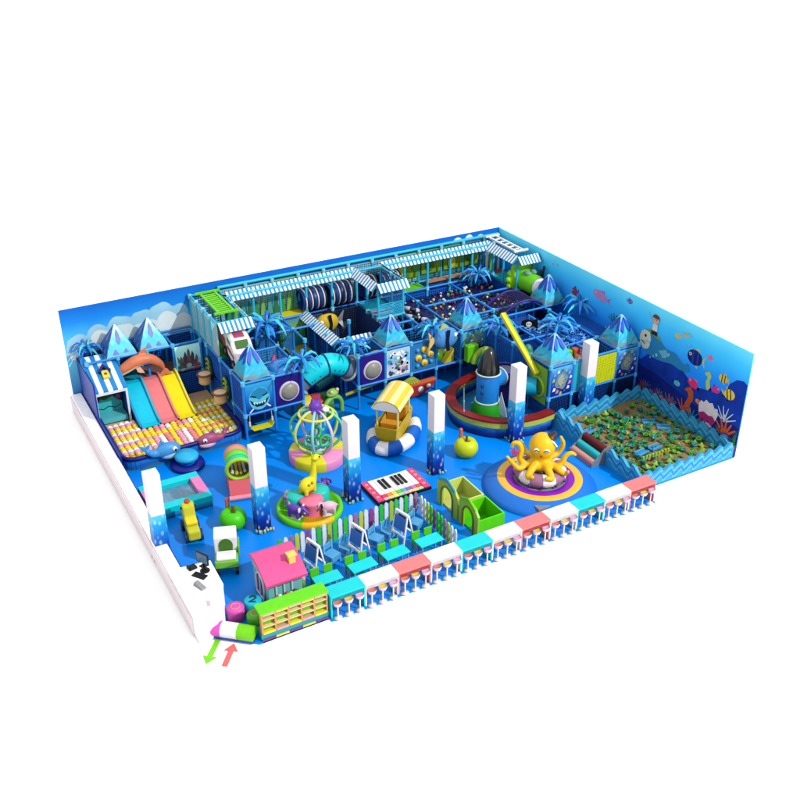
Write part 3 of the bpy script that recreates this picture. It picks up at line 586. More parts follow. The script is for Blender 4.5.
# ---- back left block
J = Frame("back left climber block behind the three lane slide with a castle panel", (2.3, 15, 0))
JX = [.05, 1.25, 2.4, 3.45, 4.6]
for x in JX: J.post(x, 14.5, 0, 2.4); J.post(x, 15.6, 0, 2.4)
for i in range(4):
    for y in (14.5, 15.6): J.beam((JX[i],y,2.4),(JX[i+1],y,2.4))
    J.net((JX[i],15.58,1.25), (JX[i+1]-JX[i],0,0), (0,0,1.1), (10, 10), DNET, M(16, 40, 105)); J.net((JX[i],14.5,.02), (JX[i+1]-JX[i],0,0), (0,0,1.1), (10, 10))
    J.beam((JX[i],14.5,2.4),(JX[i],15.6,2.4))
J.deck(.1, 2.05, 14.52, 15.55, 1.25, M(30, 160, 190)); J.deck(2.07, 4.55, 14.52, 15.55, 1.24, M(140, 100, 95))
cpn = J.panel("castle_panel", (3.45, 14.5, 1.2), (1.15,0,0), (0,0,1.15), ramp_mat("castle_sky", [(0, (90,120,160)), (.4, (130,210,220)), (1, (175,235,240))], 1.2, 2.35, .3, 3, ke=1.0))
cx = lambda pts: [(3.45+.1+a, 1.27+b) for a, b in pts]
decal(J.e, "painted_castle", [(cx([(.1,.05),(.85,.05),(.85,.35),(.7,.35),(.7,.55),(.25,.55),(.25,.35),(.1,.35)]), 0, 0)]+[(cx([(x,.3),(x+.12,.3),(x+.12,h),(x+.06,h+.16),(x,h)]), 1+i % 2, 1) for i, (x, h) in enumerate([(.12,.45),(.3,.62),(.44,.75),(.6,.6),(.76,.42)])]
    +[(cx(circ(.12,.12,.13,.1,10)), 3, 2), (cx(circ(.8,.1,.16,.09,10)), 4, 2), (cx([(.05,.3),(.02,.62),(.1,.5),(.14,.3)]), 3, 2), (cx(circ(.48,.14,.12,.1,10)), 5, 3), (cx(circ(.2,.0,.1,.06,8)), 5, 3)], (0,14.475,0), (1,0,0), (0,0,1), (0,-1,0),
    [M(95,80,95), M(130,90,90), M(70,70,100), M(60,120,110), M(170,80,90), M(160,205,210)])
mb = J.mb(); mb.bx(-.12, -.06, 13.0, 15.7, .0, 2.2); mb.bx(-.121, -.061, 9.9, 12.998, 0, .8); mb.build("side_panel", M(16, 52, 165), J.e)

# ---- low courtyard frames between the two front blocks
K = Frame("open courtyard bays of the climber behind the cyan tube slide", (8, 13, 0))
NB = M(60, 150, 225)
for x in (7.1, 8.3, 9.3):
    for y in (12.4, 13.6): K.post(x, y, 0, 2.4)
for z in (1.05, 2.4):
    K.beam((5.9,13.6,z),(7.1,13.6,z)); K.beam((7.1,12.4,z),(7.1,14.8,z)); K.beam((7.1,13.6,z),(9.3,13.6,z))
K.beam((8.3,12.4,2.4),(8.3,14.8,2.4)); K.beam((7.1,12.4,1.05),(9.3,12.4,1.05))
K.net((7.1,12.4,1.1), (0,1.2,0), V3, (10,10), NB, None); K.net((7.1,13.6,1.1), (0,1.2,0), V3, (10,10), NB, None); K.net((8.3,13.6,1.1), (0,1.2,0), V3, (10,10), NB, None); K.net((7.1,13.6,.02), U, (0,0,1.0), (10,8), NB, M(20,80,180))
K.deck(7.15, 8.25, 13.65, 14.75, 1.05, M(70,170,60)); K.deck(8.35, 9.3, 13.65, 14.75, 1.05, M(190,190,60)); K.deck(5.95, 7.05, 12.5, 14.75, 1.05, M(40,150,150))
for i in range(5):
    mb = K.mb(); mb.bx(6.0+.02*i, 6.2+.02*i, 12.9+.3*i, 13.1+.3*i, 2.3, 2.42); mb.build("bridge_plank", (M(230,235,240), M(110,190,60), M(215,110,150))[i % 3], K.e, bevel=.02)
F.beam((X6,11.2,1.05),(X6,12.8,1.05)); F.beam((X7,11.2,1.05),(X7,12.8,1.05)); F.beam((X6,12.0,2.4),(X7,12.0,2.4)); F.post(X6,12.0,0,2.4); F.post(X7,12.0,0,2.4)
for a_, u_ in (((X5,10,1.1),(0,1.2,0)), ((X6,10,1.1),(0,1.2,0)), ((X7,10,1.1),(0,1.2,0)), ((X8,10,1.1),(0,1.2,0)), ((X6,11.2,1.1),(1.2,0,0)), ((X7,11.2,1.1),(1.2,0,0)), ((X4,11.2,1.1),(1.2,0,0))): F.net(a_, u_, V3, (9,10), NB, None)
for a_, u_ in (((X1,10,1.1),(0,1.2,0)), ((X1,11.2,1.1),(0,1.2,0)), ((X0,12.36,1.1),(1.2,0,0)), ((X1,12.36,1.1),(1.2,0,0))): A.net(a_, u_, V3, (9,10), NB, None)
for a_, u_ in (((16.6,5.6,1.1),(0,1.2,0)), ((17.7,5.6,1.1),(0,1.2,0)), ((18.8,5.6,1.1),(0,1.2,0)), ((15.5,6.8,1.1),(1.1,0,0)), ((16.6,6.8,1.1),(1.1,0,0)), ((17.7,6.8,1.1),(1.1,0,0))): H.net(a_, u_, V3, (9,10), NB, None)
for i, x in enumerate((16.6, 17.7, 18.8)): H.beam((x,5.5,1.05),(x,6.8,1.05))
for i, (x, z, cl) in enumerate(((14.55,3.2,M(200,215,60)),(14.7,2.9,M(60,130,60)),(15.3,3.3,M(90,160,80)),(16.0,3.2,M(70,120,50)),(17.2,3.1,M(190,190,70)),(18.2,3.3,M(60,110,50)))):
    mb = Cc.mb(); mb.sph((x,15.45,z),(.22,.05,.3),10,8); mb.build("mural_bush", cl, Cc.e)
for i in range(11):      # printed plants behind the upper corridor on the left
    x = 6.3+.3*i; mb = Cc.mb(); mb.prism([(-.14,0),(.14,0),(.06,.5+.25*(i*7 % 5)/5),(-.03,.75+.2*(i*3 % 4)/4)], (x,15.55,2.42), (1,0,0), (0,0,1), (0,-.03,0)); mb.build("printed_plant", (M(60,150,80), M(130,190,80), M(80,170,150), M(50,120,70))[i % 4], Cc.e)
# ------------------------------------------------------------------ things on and in the play frames
def pyramid(x, y, z, s, h, label, kind=0):
    t = E("ice_pyramid", label, "roof ornament", (x, y, z), 0, "pointed ice mountain toppers")
    mb = MB(); b = s/2
    # craggy faces: rings of a square whose edges are jittered
    jr = random.Random(int(x*10+y)); R_, Q = 9, 6; vs = []; fs = []
    for j in range(R_+1):
        f = j/R_; r = b*(1-f)*(1+.10*sin(pi*f))+.015
        for sd in range(4):
            for q_ in range(Q):
                e = -1+2*q_/Q; px, py = ((e,-1),(1,e),(-e,1),(-1,-e))[sd]; k = 1 if (q_ == 0 or j in (R_,)) else 1+jr.uniform(-.09,.05)*(1.0 if not kind else .3)
                vs.append((px*r*k, py*r*k, h*f+(jr.uniform(-.03,.03) if 0 < j < R_ else (jr.uniform(-.05,.02) if j == 0 else 0))))
    n_ = 4*Q
    for j in range(R_):
        for i in range(n_): fs.append((j*n_+i, j*n_+(i+1) % n_, (j+1)*n_+(i+1) % n_, (j+1)*n_+i))
    mb.add(vs, fs, 0)
    mb.build("mountain", ramp_mat("ice_print", [(0, (120,135,145)), (.16, (60,165,190)), (.45, (35,175,220)), (.7, (60,185,235)), (1, (110,200,245))] if not kind else [(0, (110,185,210)), (.4, (80,200,232)), (1, (205,238,250))], 0, h, .75, 5, ke=1.4), t)
    if not kind:
        mb = MB()
        for sx, sy in ((-1,-1),(1,-1),(1,1),(-1,1)): mb.tube([(sx*r*1.01, sy*r*1.01, zz) for r, zz in ((.02,h),(b*.40*1.09,h*.6),(b*.64*1.09,h*.36))], [.045, .035, .008], 6)
        mb.build("snow_ridge", M(150, 215, 248), t)
        for dx, dy in ((0,-1),(-1,0),(1,0),(0,1)):
            for k in (-1, 1):
                mb = MB(); pts = []
                q = lambda a, zf: Vector((dx*(b*(1-zf)*(1.06+.10*sin(pi*zf))+.03), dy*(b*(1-zf)*(1.06+.10*sin(pi*zf))+.03), h*zf))+Vector((dy, dx, 0))*a
                w = .15*s
                P = [q(k*.02, .95), q(k*.04, .74), q(k*.09, .58), q(k*.17, .44), q(k*.25, .58), q(k*.15, .8)]
                mb.add(P+[p+Vector((dx, dy, .3))*.03 for p in P], [tuple(range(6)), tuple(reversed(range(6, 12)))]+[(i, (i+1) % 6, 6+(i+1) % 6, 6+i) for i in range(6)])
                mb.build("icicle", M(25, 80, 205), t)
    else:
        for dx, dy in ((0,-1),(-1,0)):
            q = lambda a, zf: Vector((dx*(b*(1-zf)*(1+.10*sin(pi*zf))+.03), dy*(b*(1-zf)*(1+.10*sin(pi*zf))+.03), h*zf*.99))+Vector((dy, dx, 0))*a
            mb = MB()
            for P in ([q(-.06,.72),q(.0,.86),(q(.07,.72)),q(.09,.5),q(.0,.38),q(-.08,.5)], [q(-.3,.1),q(-.2,.22),q(-.1,.1)], [q(.1,.08),q(.2,.25),q(.32,.08)]):
                n = len(P); mb.add(P+[p+Vector((dx,dy,.3))*.02 for p in P], [tuple(range(n)), tuple(reversed(range(n, 2*n)))]+[(i, (i+1) % n, n+(i+1) % n, n+i) for i in range(n)])
            mb.build("crystal_print", M(120, 130, 205), t)
        mb = MB(); P = [(-b*(1-f)*(1+.10*sin(pi*f))-.02, sg*b*(1-f)*(1+.1*sin(pi*f))*.97, h*f) for sg, f in ((-1,0),(-1,.25),(-1,.5),(-1,.75),(0,.99),(1,.75),(1,.5),(1,.25),(1,0))]; n = 9
        mb.add([Vector(p)+Vector((-.02,0,.0)) for p in P]+[Vector(p) for p in P], [tuple(range(n)), tuple(reversed(range(n,2*n)))]+[(i,n+i,n+(i+1) % n,(i+1) % n) for i in range(n)])
        mb.build("dark_face", M(30, 100, 185, var=.5, sc=4), t)
    return t
pyramid(1.42, 15.05, 2.46, 1.15, 1.12, "pale crystal printed pyramid on the back left block, the one nearer the striped playhouse", 1)
pyramid(2.72, 15.05, 2.46, 1.15, 1.12, "pale crystal printed pyramid on the back left block, the one nearer the green ladder tower", 1)
pyramid(5.3, 10.6, 2.46, 1.08, 1.15, "icy blue pyramid above the shark panel")
pyramid(11.3, 10.6, 2.46, 1.08, 1.08, "icy blue pyramid above the white sea poster")
pyramid(14.9, 10.6, 2.46, 1.08, 1.08, "icy blue pyramid above the purple reef panel next to the hanging blue fish")
pyramid(19.35, 10.9, 2.46, 1.08, 1.15, "icy blue pyramid under the white end of the green tunnel head")
pyramid(16.05, 6.1, 2.46, 1.15, 1.0, "icy blue pyramid above the turtle panel beside the cyan tube")
pyramid(19.35, 6.1, 2.46, 1.08, 1.08, "icy blue pyramid above the turtle panel next to the right wall")
def palm(x, y, z, s, label, dark=0):
    t = E("palm_topper", label, "palm ornament", (x, y, z), random.random()*6, "blue palm leaf toppers")
    MB().cyl((0,0,0), (0,0,.42*s), .07*s, .05*s, 10).build("stem", M(30, 120, 200), t)
    n = 13
    for i in range(n):
        a = 2*pi*i/n+random.uniform(-.15,.15); up = (.5 if i % 2 else .15)*s; L = (.75+.2*random.random())*s
        mb = MB(); c, s_ = cos(a), sin(a); pts = []; up2 = up
        prof = [(0,.0,.025),(.25,.28,.06),(.55,.42,.075),(.8,.30,.055),(1,.02,.01)]
        vs = []
        for f, hz, w in prof:
            cx_, cz = f*L, .4*s+hz*up2*1.6-(f*f*.18*s)
            for e, dz in ((-1,-.035),(0,.02),(1,-.035)): vs.append((c*cx_-s_*e*w*s, s_*cx_+c*e*w*s, cz+dz))
        k = len(vs); vs2 = [(x_, y_, z_-.02) for x_, y_, z_ in vs]; fs = []
        for j in range(4):
            for e in (0, 1): fs += [(j*3+e, (j+1)*3+e, (j+1)*3+e+1, j*3+e+1), (k+j*3+e+1, k+(j+1)*3+e+1, k+(j+1)*3+e, k+j*3+e)]
            fs += [(j*3, k+j*3, k+(j+1)*3, (j+1)*3), (j*3+2, (j+1)*3+2, k+(j+1)*3+2, k+j*3+2)]
        mb.add(vs+vs2, fs, 0); mb.build("leaf", [M(40, 155, 235), M(70, 205, 242), M(20, 110, 215)][i % 3], t)
palm(7.1, 13.5, 2.45, 1.25, "large blue palm topper in front of the green and yellow upper deck")
palm(7.1, 10.0, 2.45, .95, "blue palm topper on the post beside the left end of the cyan tube slide")
palm(9.45, 10.3, 2.45, .85, "blue palm topper under the short striped awning above the right purple window panel")
palm(13.0, 10.2, 2.45, .9, "blue palm topper between the button panel and the hanging blue fish")
palm(15.5, 9.0, 2.45, .95, "blue palm topper beside the upper end of the yellow pole")
palm(17.9, 14.3, 2.45, .95, "blue palm topper at the back of the ball pit")
palm(17.7, 8.0, 2.45, .95, "blue palm topper in the middle of the rope webs")
palm(19.8, 9.2, 2.45, 1.0, "blue palm topper against the right wall mural")
palm(.3, 15.35, 2.45, .7, "blue palm topper in the far left corner above the striped playhouse")
def ladder(label, x0, x1, y0, y1, z, m, n, ext):
    t = E("top_ladder", label, "ladder", ((x0+x1)/2, (y0+y1)/2, z), 0, "ladders lying on tower tops")
    for x in (x0, x1):
        mb = MB(t.location); mb.bar((x,y0,z+.05), (x,y1,z+.05), .09, 0, .08); mb.build("rail", m, t)
    for y in (y0, y1):
        mb = MB(t.location); mb.bar((x0-ext,y,z+.10), (x1+ext,y,z+.10), .09, 0, .08); mb.build("end_bar", m, t)
    for i in range(n):
        y = y0+(y1-y0)*(i+1)/(n+1); mb = MB(t.location); mb.cyl((x0,y,z+.04), (x1,y,z+.04), .04, n=8); mb.build("rung", m, t)
ladder("lime green ladder lying on top of the tall left tower", 5.05, 5.65, 13.0, 15.3, 3.95, M(110, 215, 30), 11, .22)
ladder("white ladder lying on top of the back right corner tower", 19.2, 19.6, 13.1, 15.4, 3.95, M(240, 245, 248), 5, .18)
# car with its brown tunnel
t = E("toy_car", "rounded white toy car at the mouth of the brown tunnel above the left block", "toy car", (5.36, 11.95, 2.42))
t.rotation_euler = (rad(10), 0, rad(-4))
prof = [(-.95,.25),(-.98,.5),(-.85,.66),(-.45,.78),(-.1,1.02),(.35,1.08),(.72,.98),(.9,.7),(.92,.25)]
mb = MB(); secs = []
for x, k in ((-.40,.86),(-.33,.97),(0,1),(.33,.97),(.40,.86)): secs.append([(x, y*(.96 if abs(x) > .35 else 1), .2+(zz-.2)*k) for y, zz in prof])
vs = [p for s_ in secs for p in s_]; n = len(prof)
fs = [(i*n+j, (i+1)*n+j, (i+1)*n+(j+1) % n, i*n+(j+1) % n) for i in range(4) for j in range(n)]+[tuple(reversed(range(n))), tuple(range(4*n, 5*n))]
mb.add(vs, [tuple(reversed(f)) for f in fs], 0, False); o = mb.build("body", M(245, 240, 240), t, bevel=.05)
def carwin(nm, c, d, m, R=None): MB().box(c, d, 0, R).build(nm, m, t, bevel=.02)
carwin("windscreen", (0,-.29,.93), (.5,.34,.04), M(60,110,40), Matrix.Rotation(rad(34), 3, 'X')); carwin("roof_panel", (0,.2,1.06), (.4,.35,.04), M(175,70,110), Matrix.Rotation(rad(6), 3, 'X'))
carwin("side_window", (-.40,.15,.85), (.04,.42,.2), M(90,165,120)); carwin("side_window", (.40,.15,.85), (.04,.42,.2), M(40,40,45)); carwin("bumper", (0,-1.0,.33), (.66,.08,.14), M(90,60,70)); carwin("side_stripe", (-.41,-.1,.5), (.03,.9,.12), M(150,80,90))
for x in (-.40, .40):
    for y in (-.55, .5):
        mb = MB(); mb.cyl((x-.06,y,.2), (x+.06,y,.2), .2, n=18); w_ = mb.build("wheel", M(35,32,38), t); MB().cyl((x-.07,y,.2), (x+.07,y,.2), .09, n=12).build("hub", M(180,120,120), w_)
for x in (-.24, .24): MB().sph((x,-.96,.52), (.08,.05,.08), 10, 8).build("headlight", M(255,250,220), t)
t2 = MB((5.35,13.1,2.9)); t2.lathe([(.36,0),(.42,.03),(.42,1.1),(.36,1.13)], (5.35,12.45,2.98), 24, 0, (0,1,0)); t2.lathe([(.36,1.13),(.36,0)], (5.35,12.45,2.98), 24, 1, (0,1,0))
tag(put(t2.build("brown_tunnel", [BROWN, M(60,40,40)]), (5.35,13.1,2.9)), "brown tunnel coming out of the tall left tower behind the white car", "tunnel")
# drums and leaves on the side of the pool
for k, (y, lab) in enumerate(((13.4, "tan drum on the pool side wall nearer the castle panel"), (11.6, "tan drum on the pool side wall nearer the shark panel"))):
    t = E("wall_drum", lab, "drum", (4.3, y, 1.0), 0, "tan wall drums")
    MB().lathe([(.001,0),(.22,0),(.26,.06),(.24,.14),(.25,.32),(.29,.40)], n=24).build("shell", M(248,205,140), t); mb = MB(); mb.torus((0,0,.42), .28, .045, 24, 8); mb.build("rim", M(130, 85, 65), t)
    MB().lathe([(.27,.42),(.2,.445),(.001,.45)], n=24).build("skin", M(252, 222, 185), t); mb = MB(); mb.cyl((.24,0,.2),(.4,0,.2),.05); mb.build("bracket", NAVY, t)
for y, lab in ((13.75, "green striped leaf on the dark net beside the castle panel"), (11.75, "green striped leaf on the dark net beside the shark panel")):
    t = E("leaf_plaque", lab, "leaf plaque", (4.62, y, .95), 0, "green striped leaves above the pool")
    out = [(.25,0),(.42,.3),(.44,.65),(.28,.95),(.05,1.08),(-.2,.98),(-.38,.62),(-.32,.25),(-.1,.02)]
    MB().prism(out, (0,0,0), (0,-1,0), (0,0,1), (-.05,0,0)).build("leaf", M(25, 75, 60), t)
    for i in range(4):
        z_ = .18+.21*i; MB().prism([(-.22+.04*i,z_),(.05,z_+.12),(.3,z_+.02),(.3,z_+.1),(.05,z_+.21),(-.22+.04*i,z_+.09)], (-.055,0,0), (0,-1,0), (0,0,1), (-.03,0,0)).build("leaf_stripe", M(170, 200, 90), t)
# striped playhouse
t = E("striped_playhouse", "blue and white striped playhouse beside the three lane slide", "playhouse", (.55, 14, 0))
def L_(o): return MB(t.location)
mb = L_(0); k = 7
for i in range(k):
    xa, xb = -.1+1.28*i/k, -.1+1.28*(i+1)/k
    mb.add([(xa,15.05,2.38),(xb,15.05,2.38),(xb,13.15,1.72),(xa,13.15,1.72),(xa,15.05,2.45),(xb,15.05,2.45),(xb,13.15,1.79),(xa,13.15,1.79)], [(0,1,2,3),(7,6,5,4),(0,4,5,1),(1,5,6,2),(2,6,7,3),(3,7,4,0)], i % 2)
mb.build("striped_roof", [M(30, 140, 215), M(248, 250, 252)], t)
mb = L_(0); mb.add([(-.1,13.2,.3),(-.1,15.0,.3),(-.1,15.0,2.36),(-.1,13.2,1.72),(-.05,13.2,.3),(-.05,15.0,.3),(-.05,15.0,2.36),(-.05,13.2,1.72)], [(0,1,2,3),(7,6,5,4),(0,4,5,1),(1,5,6,2),(2,6,7,3),(3,7,4,0)]); mb.build("side_wall", M(20, 90, 195), t)
mb = L_(0); mb.add([(1.1,13.2,.3),(1.1,15.0,.3),(1.1,15.0,2.36),(1.1,13.2,1.72),(1.15,13.2,.3),(1.15,15.0,.3),(1.15,15.0,2.36),(1.15,13.2,1.72)], [(0,1,2,3),(7,6,5,4),(0,4,5,1),(1,5,6,2),(2,6,7,3),(3,7,4,0)]); mb.build("side_wall", M(20, 90, 195), t)
mb = L_(0); mb.bx(-.1,-.02,13.13,13.2,.3,1.7); mb.bx(1.08,1.16,13.13,13.2,.3,1.7); mb.bx(-.1,1.16,13.12,13.199,1.62,1.72); mb.build("door_frame", M(225, 235, 245), t)
mb = L_(0); mb.bx(0,1.06,13.9,13.95,.3,1.8); bp_ = mb.build("back_panel", M(18, 55, 85), t)
decal(t, "painted_scene", [([(.02,.5),(1.04,.5),(1.04,.85),(.85,.95),(.7,1.15),(.45,1.05),(.25,1.12),(.02,.9)], 0, 0), (circ(.4,1.25,.22,n=16), 1, 1), (circ(.8,1.4,.12,.1,n=12), 2, 1), (circ(.9,1.08,.1,.12,12), 3, 1), ([(.05,.68),(.3,.6),(.5,.7),(.75,.6),(1.0,.72),(1.0,.75),(.75,.64),(.5,.75),(.3,.65),(.05,.72)], 4, 1)],
    (0,13.89,0), (1,0,0), (0,0,1), (0,-1,0), [M(60,200,200), M(25,90,25), M(150,120,60), M(140,80,140), M(30,60,120)])
mb = L_(0); mb.bx(0,1.06,13.3,13.88,.3,.5); mb.build("step", M(90, 200, 210), t)
tb = E("bird_house", "small yellow bird house with a navy roof on the striped playhouse roof", "bird house", (.58, 14.0, 2.06)); tb.rotation_euler = (rad(19), 0, 0)
mb = MB(); mb.bx(-.13,.13,-.3,.1,.03,.12); mb.build("box", M(240, 220, 90), tb); mb = MB(); mb.prism([(-.24,.0),(0,.36),(.24,.0),(.16,-.04),(0,.18),(-.16,-.04)], (0,.05,.03), (1,0,0), (0,1,0), (0,0,.16)); mb.build("roof", M(25, 40, 120), tb)
MB().cyl((0,-.1,.1),(0,-.1,.14),.06,n=12).build("hole", M(120, 80, 30), tb)
# three lane slide
t = E("three_lane_slide", "three lane slide in cyan, pink and yellow running into the ball pool", "slide", (2.3, 13.3, 0))
sl = [(14.5,1.3),(14.25,1.28),(13.9,1.12),(13.3,.82),(12.7,.55),(12.35,.45),(12.1,.44)]
for (xa, xb, m_) in ((1.28,1.97,M(0,205,240)),(2.04,2.68,M(240,130,135)),(2.75,3.38,M(252,232,0))):
    mb = MB(t.location); n = len(sl); vs = [(x, y, z-d) for d in (0,.06) for x in (xa,xb) for y, z in sl]
    fs = []
    for j in range(n-1): fs += [(j,n+j,n+j+1,j+1), (2*n+j+1,3*n+j+1,3*n+j,2*n+j), (j+1,2*n+j+1,2*n+j,j), (n+j,3*n+j,3*n+j+1,n+j+1)]
    fs += [(0,2*n,3*n,n), (n-1,2*n-1,4*n-1,3*n-1)]
    mb.add(vs, fs, 0, False); mb.build("slide_lane", m_, t)
for x, m_ in ((1.245,M(40,160,220)),(2.005,M(60,190,230)),(2.715,M(240,150,140)),(3.415,M(250,235,80))):
    mb = MB(t.location); mb.tube([(x,y,z+.07) for y, z in bez([(0,a,b) for a, b in sl], 3) and [(p.y,p.z) for p in bez([(0,a,b) for a, b in sl], 3)]], .05, 8); mb.build("side_rail", m_, t)
mb = MB(t.location); mb.prism([(14.45,0),(14.45,1.2),(13.9,1.0),(12.7,.45),(12.2,.35),(12.2,0)], (1.25,0,0), (0,1,0), (0,0,1), (2.17,0,0)); mb.build("slide_base", M(25, 80, 170), t)
# dolphin
t = E("dolphin_plaque", "orange dolphin arching above the three lane slide", "dolphin figure", (2.0, 14.3, 1.7))
dl = bez([(-1.22,0,-.02),(-.98,0,.07),(-.6,0,.27),(-.1,0,.48),(.4,0,.46),(.8,0,.16),(.98,0,-.2)], 4); rr = []
for i in range(len(dl)):
    f = i/(len(dl)-1); rr.append(.03+.15*f if f < .17 else .055+.21*max(0, sin(pi*min(1, (f-.12)/.84)))**.7*(1-.25*f))
mb = MB(); mb.tube(dl, rr, 14)
mb.prism([(-.08,.64),(.12,.9),(.34,.98),(.3,.66)], (0,-.03,0), (1,0,0), (0,0,1), (0,.06,0)); mb.prism([(.92,-.12),(.64,-.4),(.72,-.52),(.98,-.36),(1.16,-.6),(1.26,-.42),(1.06,-.1)], (0,-.03,0), (1,0,0), (0,0,1), (0,.06,0))
mb.build("body", M(222, 128, 92, var=.3, sc=2), t, remesh=.03)
mb = MB(); mb.tube([p+Vector((0,-.08,-.12*sin(pi*i/(len(dl)-1)))) for i, p in enumerate(dl)][3:-6], [.02+.10*sin(pi*k/(len(dl)-10)) for k in range(len(dl)-9)], 10); mb.build("belly", M(250, 215, 165), t, remesh=.03)
mb = MB(); mb.prism([(-.2,.28),(-.02,.3),(.12,.02),(-.05,.06),(-.16,.12)], (0,-.26,0), (1,0,0), (0,0,1), (0,.06,0)); mb.build("flipper", M(245, 190, 160), t)
MB().sph((-.72,-.15,.26), .035, 8, 6).build("eye", BLACK, t)
# ball pool rim
t = E("ball_pool", "low rounded ball pool with a navy rim at the foot of the slides", "ball pool", (2.3, 11, 0))
path = [(-.0,14.4),(-.0,10.6)]+[(.55-.55*cos(a), 10.5-.55*sin(a)) for a in [pi/2*i/6 for i in range(1,7)]]+[(4.05,9.98)]+[(4.05+.6*sin(a), 10.6-.62*cos(a)) for a in [pi/2*i/6 for i in range(1,7)]]+[(4.65,12.6)]
mb = MB(t.location); mb.tube([(x,y,.45) for x, y in path], .09, 10); mb.build("rim", M(18, 20, 120), t)
mb = MB(t.location)
for a, b in zip(path, path[1:]):
    d = Vector((b[0]-a[0], b[1]-a[1], 0)).normalized(); nr = Vector((d.y, -d.x, 0))*.05
    q = [Vector((a[0],a[1],0))+nr*k for k in (-1,1)]+[Vector((b[0],b[1],0))+nr*k for k in (1,-1)]
    mb.add(q+[p+Vector((0,0,.44)) for p in q], [(0,1,5,4),(1,2,6,5),(2,3,7,6),(3,0,4,7)])
mb.build("sea_print_side", ramp_mat("pool_print", [(0, (60,120,130)), (.3, (20,95,190)), (.6, (30,130,215)), (1, (30,110,200))], 0, .45, .8, 3), t)
mb = MB(t.location); mb.prism([(.05,14.3),(.05,10.6),(.2,10.2),(.6,10.05),(4.0,10.05),(4.4,10.25),(4.6,10.6),(4.6,14.3)], (0,0,.004), (1,0,0), (0,1,0), (0,0,.2)); mb.build("pool_bed", M(240, 200, 150), t)
# balls in neat rows, small and shiny
bl = {}
for c, col in (("pink", M(246,165,198)), ("white", M(252,248,250)), ("yellow", M(255,222,60)), ("salmon", M(240,140,150)), ("lime", M(215,215,80))):
    mb = MB(); mb.sph((0,0,0), (.118,.118,.118), 12, 8); mb.build("tmp", col); bl[c] = bpy.data.objects["tmp"]; bl[c].name = "pool_ball_"+c
nb = 0; used = set()
for j in range(17):
    for i in range(20):
        x, y = .22+.222*i, 10.25+.175*j
        if y > 12.1 and 1.2 < x < 3.5: continue
        if (x < .55 and y < 10.5 and (x-.55)**2+(y-10.5)**2 > .2) or (x > 4.1 and y < 10.5 and (x-4.1)**2+(y-10.5)**2 > .18): continue
        if x < 1.25 and y > 12.9: continue
        if i < 6: c = ("yellow","yellow","pink","white")[j % 4]
        elif i < 14 and j < 7: c = ("pink","white","salmon","yellow","pink","white","salmon","yellow")[i-6]
        elif i < 14: c = ("pink","white","yellow","salmon")[i % 4]
        else: c = ("yellow","lime","white","lime","yellow","salmon")[j % 6]
        if j in (7, 8) and 3 < i < 15: c = "yellow"
        b = bl[c]
        if c in used: b = b.copy(); COL.objects.link(b)
        else: used.add(c)
        b.name = "pool_ball"; b.location = (x+random.uniform(-.012,.012), y+random.uniform(-.015,.015), .3+random.uniform(-.01,.025))
        tag(b, "small %s ball among the balls filling the slide pool" % c, "ball", "%s balls in the slide pool" % c); nb += 1
# fish on the rim
def rimfish(x, y, z, col, belly, label, d, s=1.):
    t = E("rim_fish", label, "fish figure", (x, y, z))
    mb = MB(); mb.sph((0,0,.18*s), (.42*s,.2*s,.26*s), 18, 12); mb.tube(bez([(d*.3*s,0,.15*s),(d*.55*s,0,.2*s),(d*.68*s,0,.36*s)], 4), [.14*s]*4+[.1*s]*4+[.05*s], 10)
    mb.prism([(d*.6*s,.33*s),(d*.52*s,.56*s),(d*.7*s,.48*s),(d*.92*s,.58*s),(d*.78*s,.33*s)], (0,-.03,0), (1,0,0), (0,0,1), (0,.06,0))
    mb.build("body", col, t, remesh=.028)
    mb = MB(); mb.sph((-d*.06*s,-.05*s,.02*s), (.32*s,.17*s,.13*s), 14, 8); mb.build("belly", belly, t)
    mb = MB(); mb.sph((-d*.18*s,-.17*s,.25*s), .085*s, 12, 8); e = mb.build("eye", WHITE, t); MB().sph((-d*.19*s,-.235*s,.25*s), .045*s, 10, 8).build("pupil", BLACK, e)
    mb = MB(); mb.prism([(0,.38*s),(d*.2*s,.58*s),(d*.3*s,.34*s)], (0,-.02,0), (1,0,0), (0,0,1), (0,.04,0)); mb.build("fin", col, t)
rimfish(1.6, 9.85, .36, M(70, 155, 225), M(150, 200, 230), "blue whale figure on the pool rim", -1, 1.15)
rimfish(3.15, 9.88, .36, M(165, 80, 125), M(225, 180, 200), "purple fish figure on the pool rim", 1, 1.0)
t = E("bouncer_stool", "cyan mushroom stool on a dark blue disc in front of the ball pool", "stool", (2.12, 9.35, 0))
MB().lathe([(.6,0),(.64,.06),(.6,.16),(.3,.18)], n=32).build("base_disc", M(12, 30, 140), t); MB().lathe([(.3,.15),(.3,.32)], n=24).build("stem", M(20,110,210), t); MB().lathe([(.3,.28),(.42,.34),(.44,.44),(.36,.53),(.001,.56)], n=28).build("cap", M(40, 180, 235), t)
